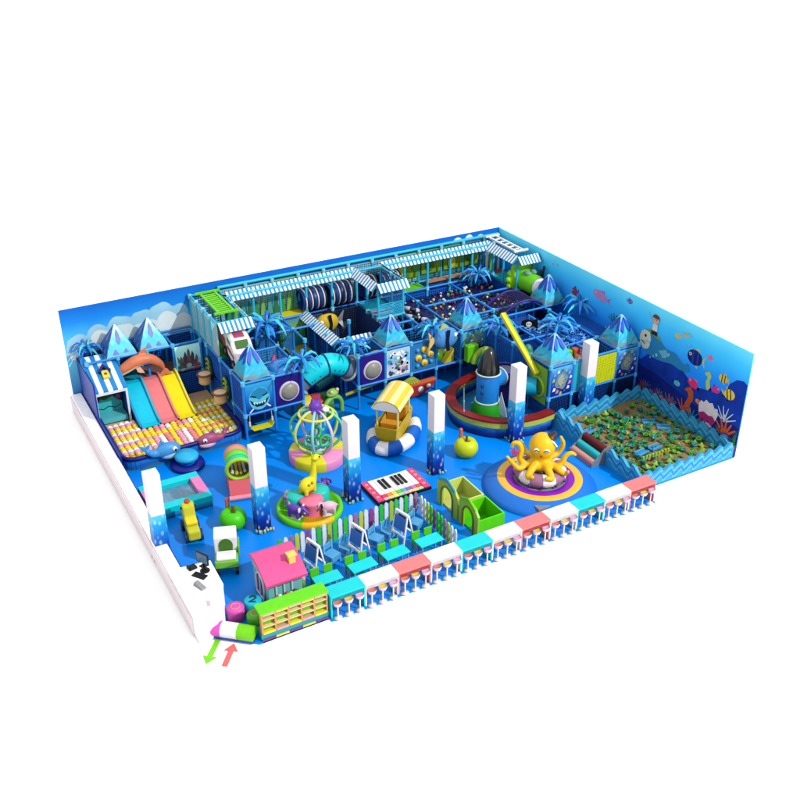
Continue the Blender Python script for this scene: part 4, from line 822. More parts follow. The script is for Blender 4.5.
# swing
t = E("swing", "yellow swing hanging under the shark panel", "swing", (5.3, 9.98, .4))
MB().add([(x, y*1., z) for z_ in (0,.05) for x, z in ((-.48,.16+z_),(-.36,.0+z_),(.36,.0+z_),(.48,.16+z_)) for y in (-.16,.16)], [(0,1,3,2),(2,3,5,4),(4,5,7,6),(10,11,9,8),(12,13,11,10),(14,15,13,12),(0,2,10,8),(2,4,12,10),(4,6,14,12),(9,11,3,1),(11,13,5,3),(13,15,7,5),(8,9,1,0),(6,7,15,14)]).build("seat", M(225, 225, 20), t)
for x in (-.46, .46):
    MB().cyl((x,0,.16),(x*.95,0,.64),.018,n=6).build("rope", M(190,195,205), t); MB().cyl((x,0,.18),(x,0,.36),.04,n=8).build("grip", M(235,235,240), t)
# cyan tube slide
t = E("tube_slide", "bent cyan tube slide bridging the gap between the two front blocks", "tube slide", (8.3, 10.6, 1.6))
pth = bez([(7.15,10.6,1.5),(7.6,10.55,1.82),(8.3,10.5,2.12),(8.9,10.55,1.95),(9.4,10.6,1.65)], 6)
mb = MB(t.location); mb.tube(pth, .43, 24, lambda i: 1 if i < 4 or i > 19 else 0, caps=False); mb.build("tube", [M(0, 215, 232), M(105, 130, 155)], t)
for i in (4, 12, 20):
    d = (pth[i+1]-pth[i-1]).normalized(); mb = MB(t.location); mb.torus(pth[i], .44, .035, 26, 8, 0, d); mb.build("joint_ring", M(20, 60, 120), t)
for i in (0, 24):
    d = (pth[min(i+1,24)]-pth[max(i-1,0)]).normalized(); mb = MB(t.location); mb.torus(pth[i], .5, .06, 26, 8, 0, d); mb.build("flange", M(190, 195, 200), t)
for i in (6, 7, 9, 14, 16, 18):
    d = (pth[i+1]-pth[i-1]).normalized(); sd = Vector((0,-1,0)); sd = (sd-d*sd.dot(d)).normalized(); up = sd.cross(d)
    q = pth[i]+(sd*.9-Vector((0,0,.25))).normalized()*.425; mb = MB(t.location); mb.sph(q, .035, 8, 6); mb.build("bolt", M(10, 70, 90), t)
# spotted fish, hanging blue fish, pink cone etc.
def plushfish(nm, x, y, z, cols, label, rz, s):
    t = E(nm, label, "fish figure", (x, y, z), rz)
    mb = MB(); mb.sph((0,0,0), (.42*s,.2*s,.34*s), 18, 12); mb.build("body", cols[0], t)
    for sg in (-1, 1): mb = MB(); mb.prism([(-.05*s,-.33*s),(.05*s,-.34*s),(.1*s,0),(.05*s,.34*s),(-.05*s,.33*s),(-.01*s,0)], (.02*s,sg*.17*s,0), (1,0,0), (0,0,1), (0,sg*.045*s,0)); mb.build("stripe", cols[1], t)
    mb = MB(); mb.prism([(.36*s,0),(.62*s,.32*s),(.56*s,0),(.62*s,-.32*s)], (0,-.03,0), (1,0,0), (0,0,1), (0,.06,0)); mb.build("tail", cols[2], t)
    mb = MB(); mb.prism([(-.15*s,.3*s),(.1*s,.52*s),(.26*s,.26*s)], (0,-.03,0), (1,0,0), (0,0,1), (0,.06,0)); mb.build("fin", cols[3], t); mb = MB(); mb.prism([(-.1*s,-.3*s),(.12*s,-.5*s),(.22*s,-.26*s)], (0,-.03,0), (1,0,0), (0,0,1), (0,.06,0)); mb.build("fin", cols[3], t)
    for sg in (-1, 1): mb = MB(); mb.sph((-.26*s,sg*.14*s,.1*s), .075*s, 10, 8); e = mb.build("eye", WHITE, t); MB().sph((-.29*s,sg*.195*s,.1*s), .04*s, 8, 6).build("pupil", BLACK, e)
plushfish("hanging_fish", 13.35, 9.7, 2.45, [M(75,150,215), M(15,25,70), M(240,200,120), M(190,205,120)], "blue fish with a yellow tail hanging beside the reef panel", pi, 1.35)
plushfish("banded_fish", 10.3, 14.55, 1.9, [M(215,185,50), M(25,28,40), M(225,230,235), M(30,30,40)], "yellow and black banded fish on the back of the dark trampoline pit", 0, 1.3)
mb = MB((6.75,11.9,1.6)); mb.lathe([(.36,1.55),(.001,2.35)], (6.75,11.9,0), 4); mb.lathe([(.001,1.0),(.36,1.55)], (6.75,11.9,0), 4); tag(put(mb.build("pink_spinner", M(225, 60, 150)), (6.75,11.9,1.6)), "pink pointed spinner behind the blue bubble skylight", "spinner")
mb = MB((7.7,14.2,1.05)); mb.add([(7.35,14.3,.0),(8.0,14.1,.0),(7.8,14.0,1.8),(7.4,14.2,1.1),(7.35,14.4,.0),(8.0,14.2,.0),(7.8,14.1,1.8),(7.4,14.3,1.1)], [(0,1,2,3),(7,6,5,4),(0,4,5,1),(1,5,6,2),(2,6,7,3),(3,7,4,0)]); mb.v = [(a,b,c) for a,b,c in mb.v]
tag(put(mb.build("leaf_fin", M(205, 195, 30), bevel=.03), (7.7,14.2,1.05)), "tall yellow pointed leaf in front of the leaf face panel", "leaf ornament")
t = E("cushion_bench", "green and yellow soft bench in the courtyard under the large palm", "soft seat", (7.3, 13.4, 0)); MB().bx(-.9,.9,-.5,.5,0,.6).build("base", M(40,120,80), t, bevel=.05); MB().bx(-.6,.7,-.45,.1,.6,.75).build("cushion", M(195,185,40), t, bevel=.05); MB().sph((-.6,.3,.95), (.3,.18,.5), 14, 10).build("leaf_back", M(110,170,70), t)
mb = MB((8.65,12.9,0)); mb.bx(8.2,9.3,12.2,13.6,0,.5); tag(put(mb.build("dark_mat", M(14, 50, 140), bevel=.05), (8.65,12.9,0)), "dark blue soft block behind the cyan tube slide", "soft block")
# soft toys under the tube
t = E("soft_tunnel", "yellow, red and green soft crawl arch under the cyan tube slide", "crawl arch", (7.85, 10.85, 0), rad(-8))
for i, c in enumerate((M(235,215,60), M(190,60,70), M(35,120,50))):
    mb = MB(); mb.prism(circ(0,.35,.48,.48,16,0,pi)+[(-.48,0),(-.3,0)]+circ(0,.33,.3,.3,12,pi,0)+[(.3,0),(.48,0)], (-.55+.42*i,-.25,0), (0,1,0), (0,0,1), (.41,0,0)); mb.build("arch_segment", c, t, bevel=.02)
mb = MB((8.75,11.7,.7)); mb.cyl((8.4,11.6,.55),(9.2,11.8,.75),.16,n=14); tag(put(mb.build("teal_bolster", M(30,120,135)), (8.75,11.7,.7)), "teal bolster lying behind the soft crawl arch", "bolster")
mb = MB((9.0,12.1,.9)); mb.tube([(8.7,12.0,.4),(8.85,12.0,1.0),(9.1,12.0,1.2),(9.3,12.0,.9)], .17, 12); tag(put(mb.build("red_bolster", M(120,28,40)), (9.0,12.1,.9)), "bent dark red bolster hanging behind the soft crawl arch", "bolster")
t = E("frog_arch", "pale green frog arch standing in front of the cyan tube slide", "frog arch", (8.4, 10.15, 0), rad(20))
mb = MB(); mb.tube([(.5*cos(a),0,.3+.5*sin(a)) for a in [pi*i/14 for i in range(15)]], .1, 10); mb.cyl((.5,0,0),(.5,0,.32),.1); mb.cyl((-.5,0,0),(-.5,0,.32),.1); mb.build("arch", M(130,195,90), t)
mb = MB(); mb.sph((0,0,1.0), (.3,.2,.17), 14, 10); mb.cyl((0,0,.78),(0,0,1),.1); mb.build("head", M(150,205,100), t)
for x in (-.16,.16): MB().sph((x,-.12,1.13), .08, 10, 8).build("eye", M(225,205,150), t)
# ------------------------------------------------------------------ submarine, ship, rocket
t = E("submarine_plaque", "red submarine plaque with white portholes leaning on the front row below the poster", "submarine", (11.7, 9.85, .1), rad(2))
MB().prism([(-1.0,.22),(-.85,.08),(-.2,.0),(.6,.0),(1.05,.22),(1.25,.52),(.6,.5),(-.4,.5),(-1.0,.42)], (0,0,0), (1,0,0), (0,0,1), (0,-.16,0)).build("hull", M(175, 45, 45), t, bevel=.03)
MB().prism([(-.98,.42),(-.4,.5),(.6,.5),(1.25,.52),(1.25,.62),(.5,.62),(-.5,.62),(-.95,.5)], (0,.01,0), (1,0,0), (0,0,1), (0,-.19,0)).build("upper_band", M(215, 105, 55), t, bevel=.02)
MB().prism([(-.45,.62),(-.3,.78),(0,.88),(.25,.86),(.45,.7),(.5,.62)], (0,0,0), (1,0,0), (0,0,1), (0,-.16,0)).build("conning_dome", M(160, 175, 60), t, bevel=.02)
for x in (-.55, .0, .5, .88): MB().lathe([(.14,0),(.14,.03),(.001,.04)] if x < .8 else [(.1,0),(.1,.03),(.001,.04)], (x,-.16,.27 if x < .8 else .34), 16, 0, (0,-1,0)).build("porthole", M(225,225,235), t)
for i in range(6): MB().sph((-.35+.13*i,-.18,.66), .03, 8, 6).build("rivet", M(235,215,80), t)
mb = MB(); mb.prism([(-1.0,.25),(-1.3,.5),(-1.42,.4),(-1.3,.1),(-1.42,-.05),(-1.2,-.06)], (0,-.02,0), (1,0,0), (0,0,1), (0,-.1,0)); mb.build("propeller", M(190,170,190), t)
t = E("play_ship", "ship shaped pen with a dark red rail and yellow band around the rocket", "play ship", (13.9, 7, 0))
outer = [(15.4,4.98),(14.6,4.92),(13.7,5.08),(12.95,5.5),(12.4,6.2),(12.2,7.0),(12.35,7.8),(12.8,8.5),(13.6,9.0),(14.6,9.3)]
ow = [p for p in bez([(x,y,0) for x, y in outer], 4)]
def band(nm, z0, z1, off, th, m):
    mb = MB(t.location); n = len(ow); A_ = []
    for i in range(n):
        d = (ow[min(i+1,n-1)]-ow[max(i-1,0)]).normalized(); nr = Vector((d.y,-d.x,0)); 
        if nr.dot(ow[i]-Vector((14.2,7,0))) < 0: nr = -nr
        A_.append((ow[i]+nr*off, ow[i]+nr*(off-th)))
    vs = [p+Vector((0,0,z)) for a, b in A_ for p, z in ((a,z0),(a,z1),(b,z1),(b,z0))]; fs = []
    for i in range(n-1): fs += [(i*4+k, i*4+(k+1) % 4, i*4+4+(k+1) % 4, i*4+4+k) for k in range(4)]
    fs += [(3,2,1,0), tuple(4*(n-1)+k for k in range(4))]
    mb.add(vs, fs); return mb.build(nm, m, t)
band("wave_hull", 0, .47, -.02, .16, ramp_mat("hull_waves", [(0,(12,30,100)),(.5,(25,60,150)),(.75,(20,110,205)),(1,(60,170,220))], 0, .42, .5, 4))
band("yellow_band", .47, .70, .05, .24, M(185, 200, 75)); band("red_rail", .70, .78, .07, .38, M(135, 24, 28))
mb = MB(t.location); mb.prism([(p.x*.93+14*.07, p.y*.9+7*.1) for p in ow], (0,0,.01), (1,0,0), (0,1,0), (0,0,.1)); mb.build("ship_floor", M(45, 135, 195, var=.6, sc=1.5), t)
mb = MB(t.location); mb.cyl((12.35,6.65,.78),(13.6,8.6,.62),.03); mb.build("pale_rail", M(150,200,220), t)
t = E("rocket_tower", "rocket with a black nose, blue body and green skirt standing in the ship", "rocket", (13.65, 7.0, 0))
MB().lathe([(.62,0),(.64,.15),(.6,.45),(.5,.72),(.46,.8)], n=30).build("green_skirt", M(30, 155, 30), t)
MB().lathe([(.45,.8),(.45,1.0),(.45,2.0),(.44,2.02)], n=30).build("body", M(25, 130, 220), t); MB().lathe([(.45,2.02),(.42,2.25),(.32,2.62),(.19,2.9),(.07,3.03),(.001,3.06)], n=30).build("nose", M(16, 16, 18, rough=.2, spec=.5), t)
for z in (.8, 2.02): mb = MB(); mb.torus((0,0,z), .47, .035, 30, 8); mb.build("trim_ring", M(200, 225, 215), t)
mb = MB(); mb.prism([(0,.0),(.42,-.12),(.36,.2),(.12,.95)], (.2,-.44,.35), (.5,-.87,0), (0,0,1), (.04,.03,0)); mb.build("fin", M(190, 215, 230), t)
mb = MB(); mb.prism([(0,.05),(.3,-.3),(.3,.05),(.1,.6)], (.42,.0,.35), (1,0,0), (0,0,1), (0,.05,0)); mb.build("fin", M(120, 190, 70), t)
mb = MB(); mb.cyl((.1,.05,1.5),(.78,.35,1.5),.36,n=24); mb.build("side_tube", M(30, 130, 215), t); mb = MB(); mb.torus((.78,.35,1.5), .37, .04, 24, 8, 0, (.9,.4,0)); mb.build("trim_ring", M(190, 215, 225), t)
for z in (1.3, 1.6): mb = MB(); mb.sph((-.42,-.22,z), (.05,.06,.09), 8, 6); mb.build("stud", M(20, 60, 140), t)
t = E("purple_barrel", "purple barrel with an open top and grey net between the rocket and the cyan tube", "barrel", (14.85, 7.55, 0))
MB().lathe([(.4,0),(.42,.3),(.46,1.65)], n=28).build("barrel", M(62, 38, 140), t); mb = MB(); mb.torus((0,0,1.66), .46, .05, 28, 8); mb.build("rim", M(50, 70, 190), t); MB().lathe([(.42,1.58),(.2,1.5),(.001,1.48)], n=24).build("net_cover", M(140, 160, 185, var=.5, sc=14), t)
mb = MB((15.2,6.6,1.2)); mb.tube([(14.75,6.95,1.25),(15.05,6.6,1.25),(15.46,6.2,1.3)], .36, 24); mb.torus((15.1,6.55,1.25), .365, .03, 24, 8, 0, (.7,-.7,0)); tag(put(mb.build("cyan_tube", M(20, 175, 215)), (15.2,6.6,1.2)), "short cyan tube from the purple barrel to the green port panel", "tube")
t = E("slanting_pole", "slanting yellow and lime pole above the purple barrel", "pole", (15.6, 8, 2.2)); mb = MB(t.location); mb.bar((15.3,8.6,3.52),(15.3,6.1,1.92),.17,0,.13); mb.build("pole", M(235, 225, 50), t); mb = MB(t.location); mb.bar((15.41,8.6,3.52),(15.41,6.1,1.92),.06,0,.14); mb.build("side_strip", M(150, 190, 40), t)
t = E("teal_slide_toy", "teal and lime soft slide behind the rocket", "soft slide", (15.0, 9.3, 1.0)); 
mb = MB(); mb.tube([(.5*cos(a),0,.2+.5*sin(a)) for a in [pi*i/10 for i in range(11)]], .14, 10); mb.build("lime_arch", M(150,190,60), t); MB().sph((0,-.1,.2), (.4,.25,.4), 14, 10).build("teal_ball", M(40,180,205), t); MB().bx(-.75,-.2,.1,.4,.2,.95).build("green_block", M(100,200,20), t, bevel=.05)
mb = MB((15.95,7.6,2.2)); mb.sph((15.95,7.6,2.05), (.22,.22,.38), 14, 10); tag(put(mb.build("green_bag", M(60, 150, 130, var=.4, sc=8)), (15.95,7.6,2.2)), "teal green punch bag beside the yellow pole", "punch bag")
# green head tunnel
t = E("green_tunnel_head", "lime green ruffled tunnel head with a white end beside the right wall", "tunnel head", (19.4, 12.3, 2.75))
mb = MB(t.location); mb.lathe([(.44,-.9),(.46,-.3),(.5,.2),(.55,.4)], (19.4,12.5,2.8), 26, 0, (0,1,0)); mb.build("tube", M(110, 215, 25), t)
mb = MB(t.location); pts = []
mb.lathe([(.5,.25),(.66,.33),(.74,.48),(.66,.62),(.5,.6)], (19.4,12.5,2.8), 26, 0, (0,1,0))
for k in range(14):
    a = 2*pi*k/14; mb.sph((19.4+.68*cos(a), 12.98, 2.8+.68*sin(a)), (.15,.14,.15), 8, 6)
mb.build("ruffle", M(150, 225, 30), t)
mb = MB(t.location); mb.sph((19.4,11.55,2.8), (.42,.36,.42), 20, 12); mb.build("white_end", M(240,245,248), t)
for dx in (-.16,.2): mb = MB(t.location); mb.sph((19.4+dx,12.3,3.25), (.15,.2,.12), 12, 8); mb.build("eye", M(120,170,160), t)
mb = MB((19.7,11.9,3.3)); mb.tube([(19.75,11.85,2.5),(19.72,11.85,3.3)], .05, 8); mb.tube([(19.72,11.85,3.1),(19.55,11.8,3.55)], .06, 8); mb.tube([(19.72,11.85,3.1),(19.85,11.9,3.6)], .06, 8); tag(put(mb.build("dark_coral", M(14, 40, 70)), (19.7,11.9,3.3)), "dark forked coral ornament behind the white tunnel end", "coral ornament")
# pirate flag and monster
t = E("pirate_flag", "black pirate flag with a white skull in the middle of the play frame", "flag", (17.05, 9.1, 1.65), rad(-30)); MB().cyl((0,0,0),(0,0,1.15),.03,n=8).build("pole", POSTB, t)
MB().prism([(-.34,.5),(-.3,1.0),(-.1,1.08),(.15,1.02),(.36,1.12),(.38,.62),(.15,.5),(-.1,.56)], (0,-.05,0), (1,0,0), (0,0,1), (0,.03,0)).build("cloth", M(14,14,18), t)
mb = MB(); sk = lambda p, l: mb.prism(p, (0,-.053-.004*l,0), (1,0,0), (0,0,1), (0,-.004,0), 0 if l == 0 else 1)
sk(circ(0,.86,.12,.11,14), 0); sk([(-.06,.78),(.06,.78),(.05,.68),(-.05,.68)], 0); sk([(-.2,.58),(-.18,.54),(.2,.68),(.18,.73)], 0); sk([(.2,.58),(.18,.54),(-.2,.68),(-.18,.73)], 0); sk(circ(-.045,.86,.03,n=8), 1); sk(circ(.045,.86,.03,n=8), 1); mb.build("skull", [M(245,245,245), M(14,14,18)], t)
mb = MB((17.9,9.7,2.0)); mb.sph((17.9,9.7,1.95), (.3,.28,.32), 14, 10); 
for k in range(6): a = k*1.05; mb.tube([(17.9+.2*cos(a),9.7+.2*sin(a),1.9),(17.9+.5*cos(a),9.7+.5*sin(a),2.15)], [.09,.04], 8)
tag(put(mb.build("red_plush", M(165, 60, 95, var=.3), remesh=.04), (17.9,9.7,2.0)), "dark pink plush creature behind the pirate flag", "plush toy")
# balls of the dark pit
cols = [("white", M(235,240,235)), ("yellow", M(225,205,60)), ("green", M(60,140,80)), ("purple", M(90,50,130)), ("red", M(140,45,60)), ("teal", M(40,120,150)), ("navy", M(20,25,75)), ("brown", M(85,40,45))]
first = {}; prs = random.Random(3)
for i in range(298):
    c, m = prs.choices(cols, [4,1.8,2,3,1.6,3,5,2.5])[0]; x, y = (14.45+prs.random()*4.3 if prs.random() < .9 else 13.3+prs.random()*.9), 11.35+prs.random()*3.3
    if c not in first: mb = MB(); mb.sph((0,0,0), (.06,.06,.06), 10, 6); b = first[c] = mb.build("pit_ball", m)
    else: b = first[c].copy(); COL.objects.link(b)
    b.location = (x, y, 2.06+.06*prs.random()); k = .8+.5*prs.random(); b.scale = (k, k, k)
    tag(b, "small %s ball scattered in the dark back ball pit" % c, "ball", "%s balls in the dark pit" % c)
# ------------------------------------------------------------------ sand pit
t = E("sand_pit", "large sand pit behind wave shaped walls in the front right corner", "sand pit", (17.8, 2.6, 0))
mb = MB(t.location); N = 60; vs = []; 
for j in range(N+1):
    for i in range(N+1):
        x, y = 15.75+4.15*i/N, .22+4.75*j/N; vs.append((x, y, .16+.07*sin(x*2.1+y)*sin(y*1.7)+random.uniform(-.015,.015)))
fs = [(j*(N+1)+i, j*(N+1)+i+1, (j+1)*(N+1)+i+1, (j+1)*(N+1)+i) for j in range(N) for i in range(N)]
mb.add(vs, fs, 0, True); o = mb.build("sand", M(158, 128, 84, rough=.9, spec=.05, var=.9, sc=24, bump=1.), t); o["kind"] = "stuff"
def wavewall(p, q, h0, h1, n, lean=1, cols=(M(50,165,222), M(105,200,238), M(28,135,212)), hb=0):
    p = Vector((p[0],p[1],0)); q = Vector((q[0],q[1],0)); L = (q-p).length; d = (q-p)/L; nr = Vector((d.y,-d.x,0)); mb = MB(t.location)
    top = []
    for i in range(n):
        for f, hh in ((0,.15),(.25,.45),(.5,.85),(.68,1.0),(.8,.85),(.86,.4)): top.append((L*(i+f)/n, h0+(h1-h0)*hh))
    pts = [(0,hb)]+top+[(L,h0),(L,hb)]
    mb.prism(pts, p-nr*.06, d, (0,0,1), nr*.12, 0)
    for sg in (1, -1):
        for k, sh in ((1,.10),(2,.24),(1,.36)):
            lo = [(a, max(hb+.02, b-sh)) for a, b in top]; strip = [(a, b) for a, b in lo]+[(a, max(hb+.01, b-.055)) for a, b in reversed(lo)]
            mb.prism(strip, p+nr*(.062*sg), d, (0,0,1), nr*.006*sg, k)
    mb.build("wave_wall", cols, t)
wavewall((15.55,.1),(19.95,.1),.42,.66,9); wavewall((15.5,5.05),(19.9,5.05),.5,.74,8); wavewall((19.85,.2),(19.85,4.95),.5,.74,9)
wavewall((15.55,3.35),(15.55,5.0),.55,.85,3); wavewall((15.55,.15),(15.55,1.95),.45,.75,3)
t = E("soft_steps", "three padded steps in salmon, cyan and dark red leading into the sand pit", "soft steps", (15.35, 2.65, 0))
for i, (x, z, c) in enumerate(((-.28,.12,M(225,150,145)),(-.02,.33,M(30,195,205)),(.22,.56,M(105,20,28)))):
    mb = MB(); mb.bx(x-.14,x+.13,-.6,.6,0,z); mb.cyl((x-.02,-.6,z),(x-.02,.6,z),.13,n=16); mb.build("step", c, t)
for y in (-.66,.6): mb = MB(); mb.prism([(-.45,0),(.36,0),(.36,.72),(.1,.62),(-.12,.36),(-.45,.16)], (0,y,0), (1,0,0), (0,0,1), (0,.06,0)); mb.build("side_panel", M(120,135,150), t)
# sand toys: buckets and moulds
def bucket(m):
    t = E("sand_bucket", None, "sand toy", (0,0,0)); MB().lathe([(.001,0),(.09,0),(.13,.2),(.15,.21),(.15,.24),(.115,.23),(.08,.03),(.001,.03)], n=12).build("pail", m, t)
    mb = MB(); mb.tube([(.14*cos(a),0,.22+.12*sin(a)) for a in [pi*i/8 for i in range(9)]], .016, 5); mb.build("handle", m, t); return t
def mould(m):
    t = E("sand_mould", None, "sand toy", (0,0,0)); MB().lathe([(.17,0),(.16,.06),(.11,.12),(.06,.22),(.001,.24)], n=6, sm=False).build("cone", m, t); mb = MB(); mb.torus((0,0,.03), .17, .03, 12, 6); mb.build("brim", m, t); return t
protos = [(bucket(M(45,150,140)), "teal sand bucket lying in the sand pit", "teal sand buckets"), (bucket(M(85,170,50)), "lime green sand bucket lying in the sand pit", "lime sand buckets"), (mould(M(140,180,60)), "lime green sand mould lying in the sand pit", "lime sand moulds"), (mould(M(40,130,70)), "dark green sand mould lying in the sand pit", "dark green sand moulds")]
prs = random.Random(11); spots = []
while len(spots) < 215:
    x, y = 15.95+prs.random()*3.75, .4+prs.random()*4.3
    if y > 4.0 and x > 18.2 and prs.random() < .6: continue
    if all((x-a)**2+(y-b)**2 > .024 for a, b in spots): spots.append((x, y))
cnt = [0]*4
for x, y in spots:
    k = prs.choices(range(4), [6,2.5,2.5,4])[0]; pr, lab, gr = protos[k]
    if cnt[k] == 0: o = pr; o.location = (x,y,.17); tag(o, lab, "sand toy", gr)
    else: o = dup(pr, (x,y,.17), 0, lab, gr)
    cnt[k] += 1; o.rotation_euler = (prs.uniform(-.5,.5), prs.uniform(-.5,.5), prs.random()*6); s_ = .46+.36*prs.random(); o.scale = (s_,)*3
bb = None
for i, (px, py, rz, where) in enumerate(((16.0,4.35,.2,"in the corner nearest the ship"),(16.15,3.75,.1,"just behind the padded steps"),(18.7,3.2,-.5,"by the right wall, nearer the back"),(18.9,2.6,-.6,"by the right wall, nearer the front"),(16.9,1.6,.1,"left of the yellow toy fence"),(17.6,1.65,.1,"right of the yellow toy fence"))):
    t = E("sand_tray", "blue sand tray lying in the sand pit "+where, "sand tray", (px,py,.22), rz, "blue sand trays")
    MB().bx(-.26,.26,-.14,.14,0,.06).build("tray", M(55,140,205), t, bevel=.015); mb = MB(); 
    for y in (-.12,.12): mb.bar((-.26,y,.09),(.26,y,.09),.05)
    mb.build("edge", M(90,165,215), t)
t = E("toy_fence", "low yellow toy fence in the front of the sand pit", "toy fence", (17.2,1.2,.18))
for i in range(9): MB().bx(-.62+.15*i,-.53+.15*i,-.03,.03,0,.22).build("picket", M(180,190,70), t)
MB().bx(-.64,.7,-.045,-.031,.08,.12).build("rail", M(165,180,60), t)
# ------------------------------------------------------------------ free standing toys on the floor
def face(x, y): return -math.atan2(-5.676-x, -(-20.506-y))*-1 if False else math.atan2(-5.676-x, 20.506+y)
t = E("octopus_platform", "round blue platform with yellow and purple rings under the octopus", "platform", (12.55, 2.0, 0))
MB().lathe([(2.02,0),(2.02,.04),(1.9,.16),(1.52,.37),(1.5,.372)], n=64).build("blue_slope", M(25, 118, 225, var=.06), t)
MB().lathe([(1.5,.372),(1.47,.395),(1.24,.395),(1.22,.39)], n=64).build("yellow_ring", M(248, 195, 60), t); MB().lathe([(1.22,.39),(1.2,.4),(.95,.4),(.93,.39)], n=64).build("purple_ring", M(140, 20, 190), t); MB().lathe([(.93,.39),(.001,.38)], n=48).build("grey_centre", M(130,150,150), t)
rz = face(12.55, 2.0)
t = E("octopus", "smiling yellow octopus sitting in a white and mauve ring on the round platform", "octopus", (12.55, 2.0, .75), rz)
mb = MB(); mb.sph((0,0,.9), (.46,.43,.5), 22, 16); mb.lathe([(.34,.15),(.30,.4),(.33,.65)], n=22); mb.sph((0,0,.2), (.42,.4,.3), 18, 10)
for pts, r0 in (([(-.2,-.1,.35),(-.5,-.2,.2),(-.72,-.18,.45),(-.7,-.15,.78),(-.8,-.15,1.0),(-.98,-.15,1.0),(-1.02,-.15,.85)],.15), ([(.2,-.1,.35),(.5,-.2,.2),(.72,-.15,.38),(.82,-.12,.65),(1.0,-.1,.78),(1.14,-.1,.72)],.14), ([(-.15,-.2,.3),(-.3,-.5,.2),(-.4,-.72,.05),(-.25,-.85,.12)],.17), ([(.15,-.2,.3),(.3,-.5,.2),(.42,-.72,.05),(.25,-.85,.12)],.17),
    ([(-.3,0,.25),(-.7,-.4,.15),(-.95,-.42,.35),(-1.15,-.45,.6)],.13), ([(.3,0,.25),(.68,-.4,.2),(.85,-.4,.1),(.95,-.5,.25)],.14), ([(-.2,.2,.3),(-.55,.5,.3),(-.7,.6,.6)],.13), ([(.2,.2,.3),(.55,.5,.35),(.72,.5,.75),(.62,.45,1.05)],.13)):
    q = bez(pts, 5); mb.tube(q, [r0*(1-.55*i/(len(q)-1)) for i in range(len(q))], 10); mb.sph(q[-1], r0*.5, 8, 6)
mb.build("body", M(250, 195, 20), t, remesh=.035)
for x in (-.17, .17):
    mb = MB(); mb.sph((x,-.385,.93), (.11,.05,.08), 14, 8); e = mb.build("eye", WHITE, t); mb = MB(); mb.tube([(x-.08,-.425,.91),(x-.03,-.45,.965),(x+.03,-.45,.965),(x+.08,-.425,.91)], .016, 6); mb.build("eye_line", M(60,35,20), e)
mb = MB(); mb.sph((0,-.38,.72), (.05,.05,.06), 10, 8); mb.build("mouth", M(190,60,30), t)
mb = MB(); mb.lathe([(.2,0),(.18,.03),(.1,.05),(.09,.2),(.001,.22)], (.32,.05,1.28), 16, 0, (.55,0,.8)); mb.build("hat", M(60,45,40), t); mb = MB(); mb.tube([(.3,-.14,1.22),(.42,-.16,1.12),(.5,-.1,.98)], .03, 6); mb.build("hat_band", WHITE, t)
t = E("octopus_ring", "white and mauve inflatable ring under the octopus", "inflatable ring", (12.55, 2.0, .4))
mb = MB(); mb.torus((0,0,.23), .68, .25, 48, 12, lambda i: (i//4) % 2, flat=.95); mb.build("ring", [M(245,243,246), M(165,115,150)], t)
for i in range(12): 
    a = 2*pi*i/12; MB().sph((.9*cos(a),.9*sin(a),.12), (.07,.07,.07), 8, 6).build("knob", M(85,40,125), t)
ax = Vector((cos(rz), sin(rz), 0)); ay = Vector((-sin(rz), cos(rz), 0)); p = Vector((12.55,2.0,.75))-ax*.92-ay*.3+Vector((0,0,.72))
mb = MB(); mb.prism([((.2 if i % 2 == 0 else .085)*cos(pi/2+pi*i/5), (.2 if i % 2 == 0 else .085)*sin(pi/2+pi*i/5)) for i in range(10)], (0,-.03,0), (1,0,0), (0,0,1), (0,.07,0)); tag(put(mb.build("starfish", M(205,70,140), bevel=.015), p, rz), "pink starfish on the tentacle of the octopus", "starfish")
t = E("entry_mat", "grey step at the edge of the round octopus platform", "step", (11.75,.62,0), 0); MB().bx(-.35,.35,-.14,.14,0,.3).build("step_block", M(135,140,150), t, bevel=.02)
# globe ride
t = E("caged_globe_ride", "caged globe ride of pale rings on a pink and yellow round base", "globe ride", (6.5, 7.5, 0))
def sector(a): 
    return [0,0,1,1,0,2,1,0][int(a/(2*pi)*8) % 8]
mb = MB(); mb.lathe([(1.04,0),(1.06,.08),(1.06,.32),(1.02,.4),(.001,.41)], n=48, m=lambda j, i: [2,2,2,0,0,1,1,1,1,1,0,0,0,0,0,0,0,2,2,2,2,0,0,0,0,0,3,3,3,3,3,3,3,3,3,0,0,0,0,0,0,0,0,0,1,1,2,2][i]); mb.build("base", [M(240,150,200), M(228,220,40), M(245,235,60), M(225,222,35)], t)
for k in range(8):
    a = 2*pi*k/8+.2; mb = MB(); mb.tube(bez([(r*cos(a),r*sin(a),z) for r, z in ((.14,2.05),(.5,1.98),(.85,1.65),(.95,1.25),(.8,.8),(.5,.5))], 5), .055, 8); mb.build("cage_ring", [M(205,225,120), M(150,215,225), M(215,205,230), M(110,220,160)][k % 4], t)
for z, r, c in ((.52,.5,M(120,215,140)),(1.9,.62,M(235,225,90)),(.75,.42,M(70,200,190))): mb = MB(); mb.torus((0,0,z), r, .05, 32, 8); mb.build("hoop", c, t)
for i, (x, y, z) in enumerate(((-.3,-.1,.85),(.2,-.3,.85),(0,.3,.85),(-.1,-.2,1.25),(.25,.1,1.3))): mb = MB(); mb.torus((x,y,z), .2, .05, 18, 8, 0, (.3*i-.5,-1,.3)); mb.build("inner_ring", M(60,190,120) if i % 2 else M(90,205,195), t)
MB().lathe([(.3,.41),(.26,.55),(.09,.6),(.08,1.9),(.18,2.0)], n=18).build("hub_pole", M(190,220,235), t)
mb = MB(); mb.sph((0,0,2.2), (.24,.22,.22), 16, 12); 
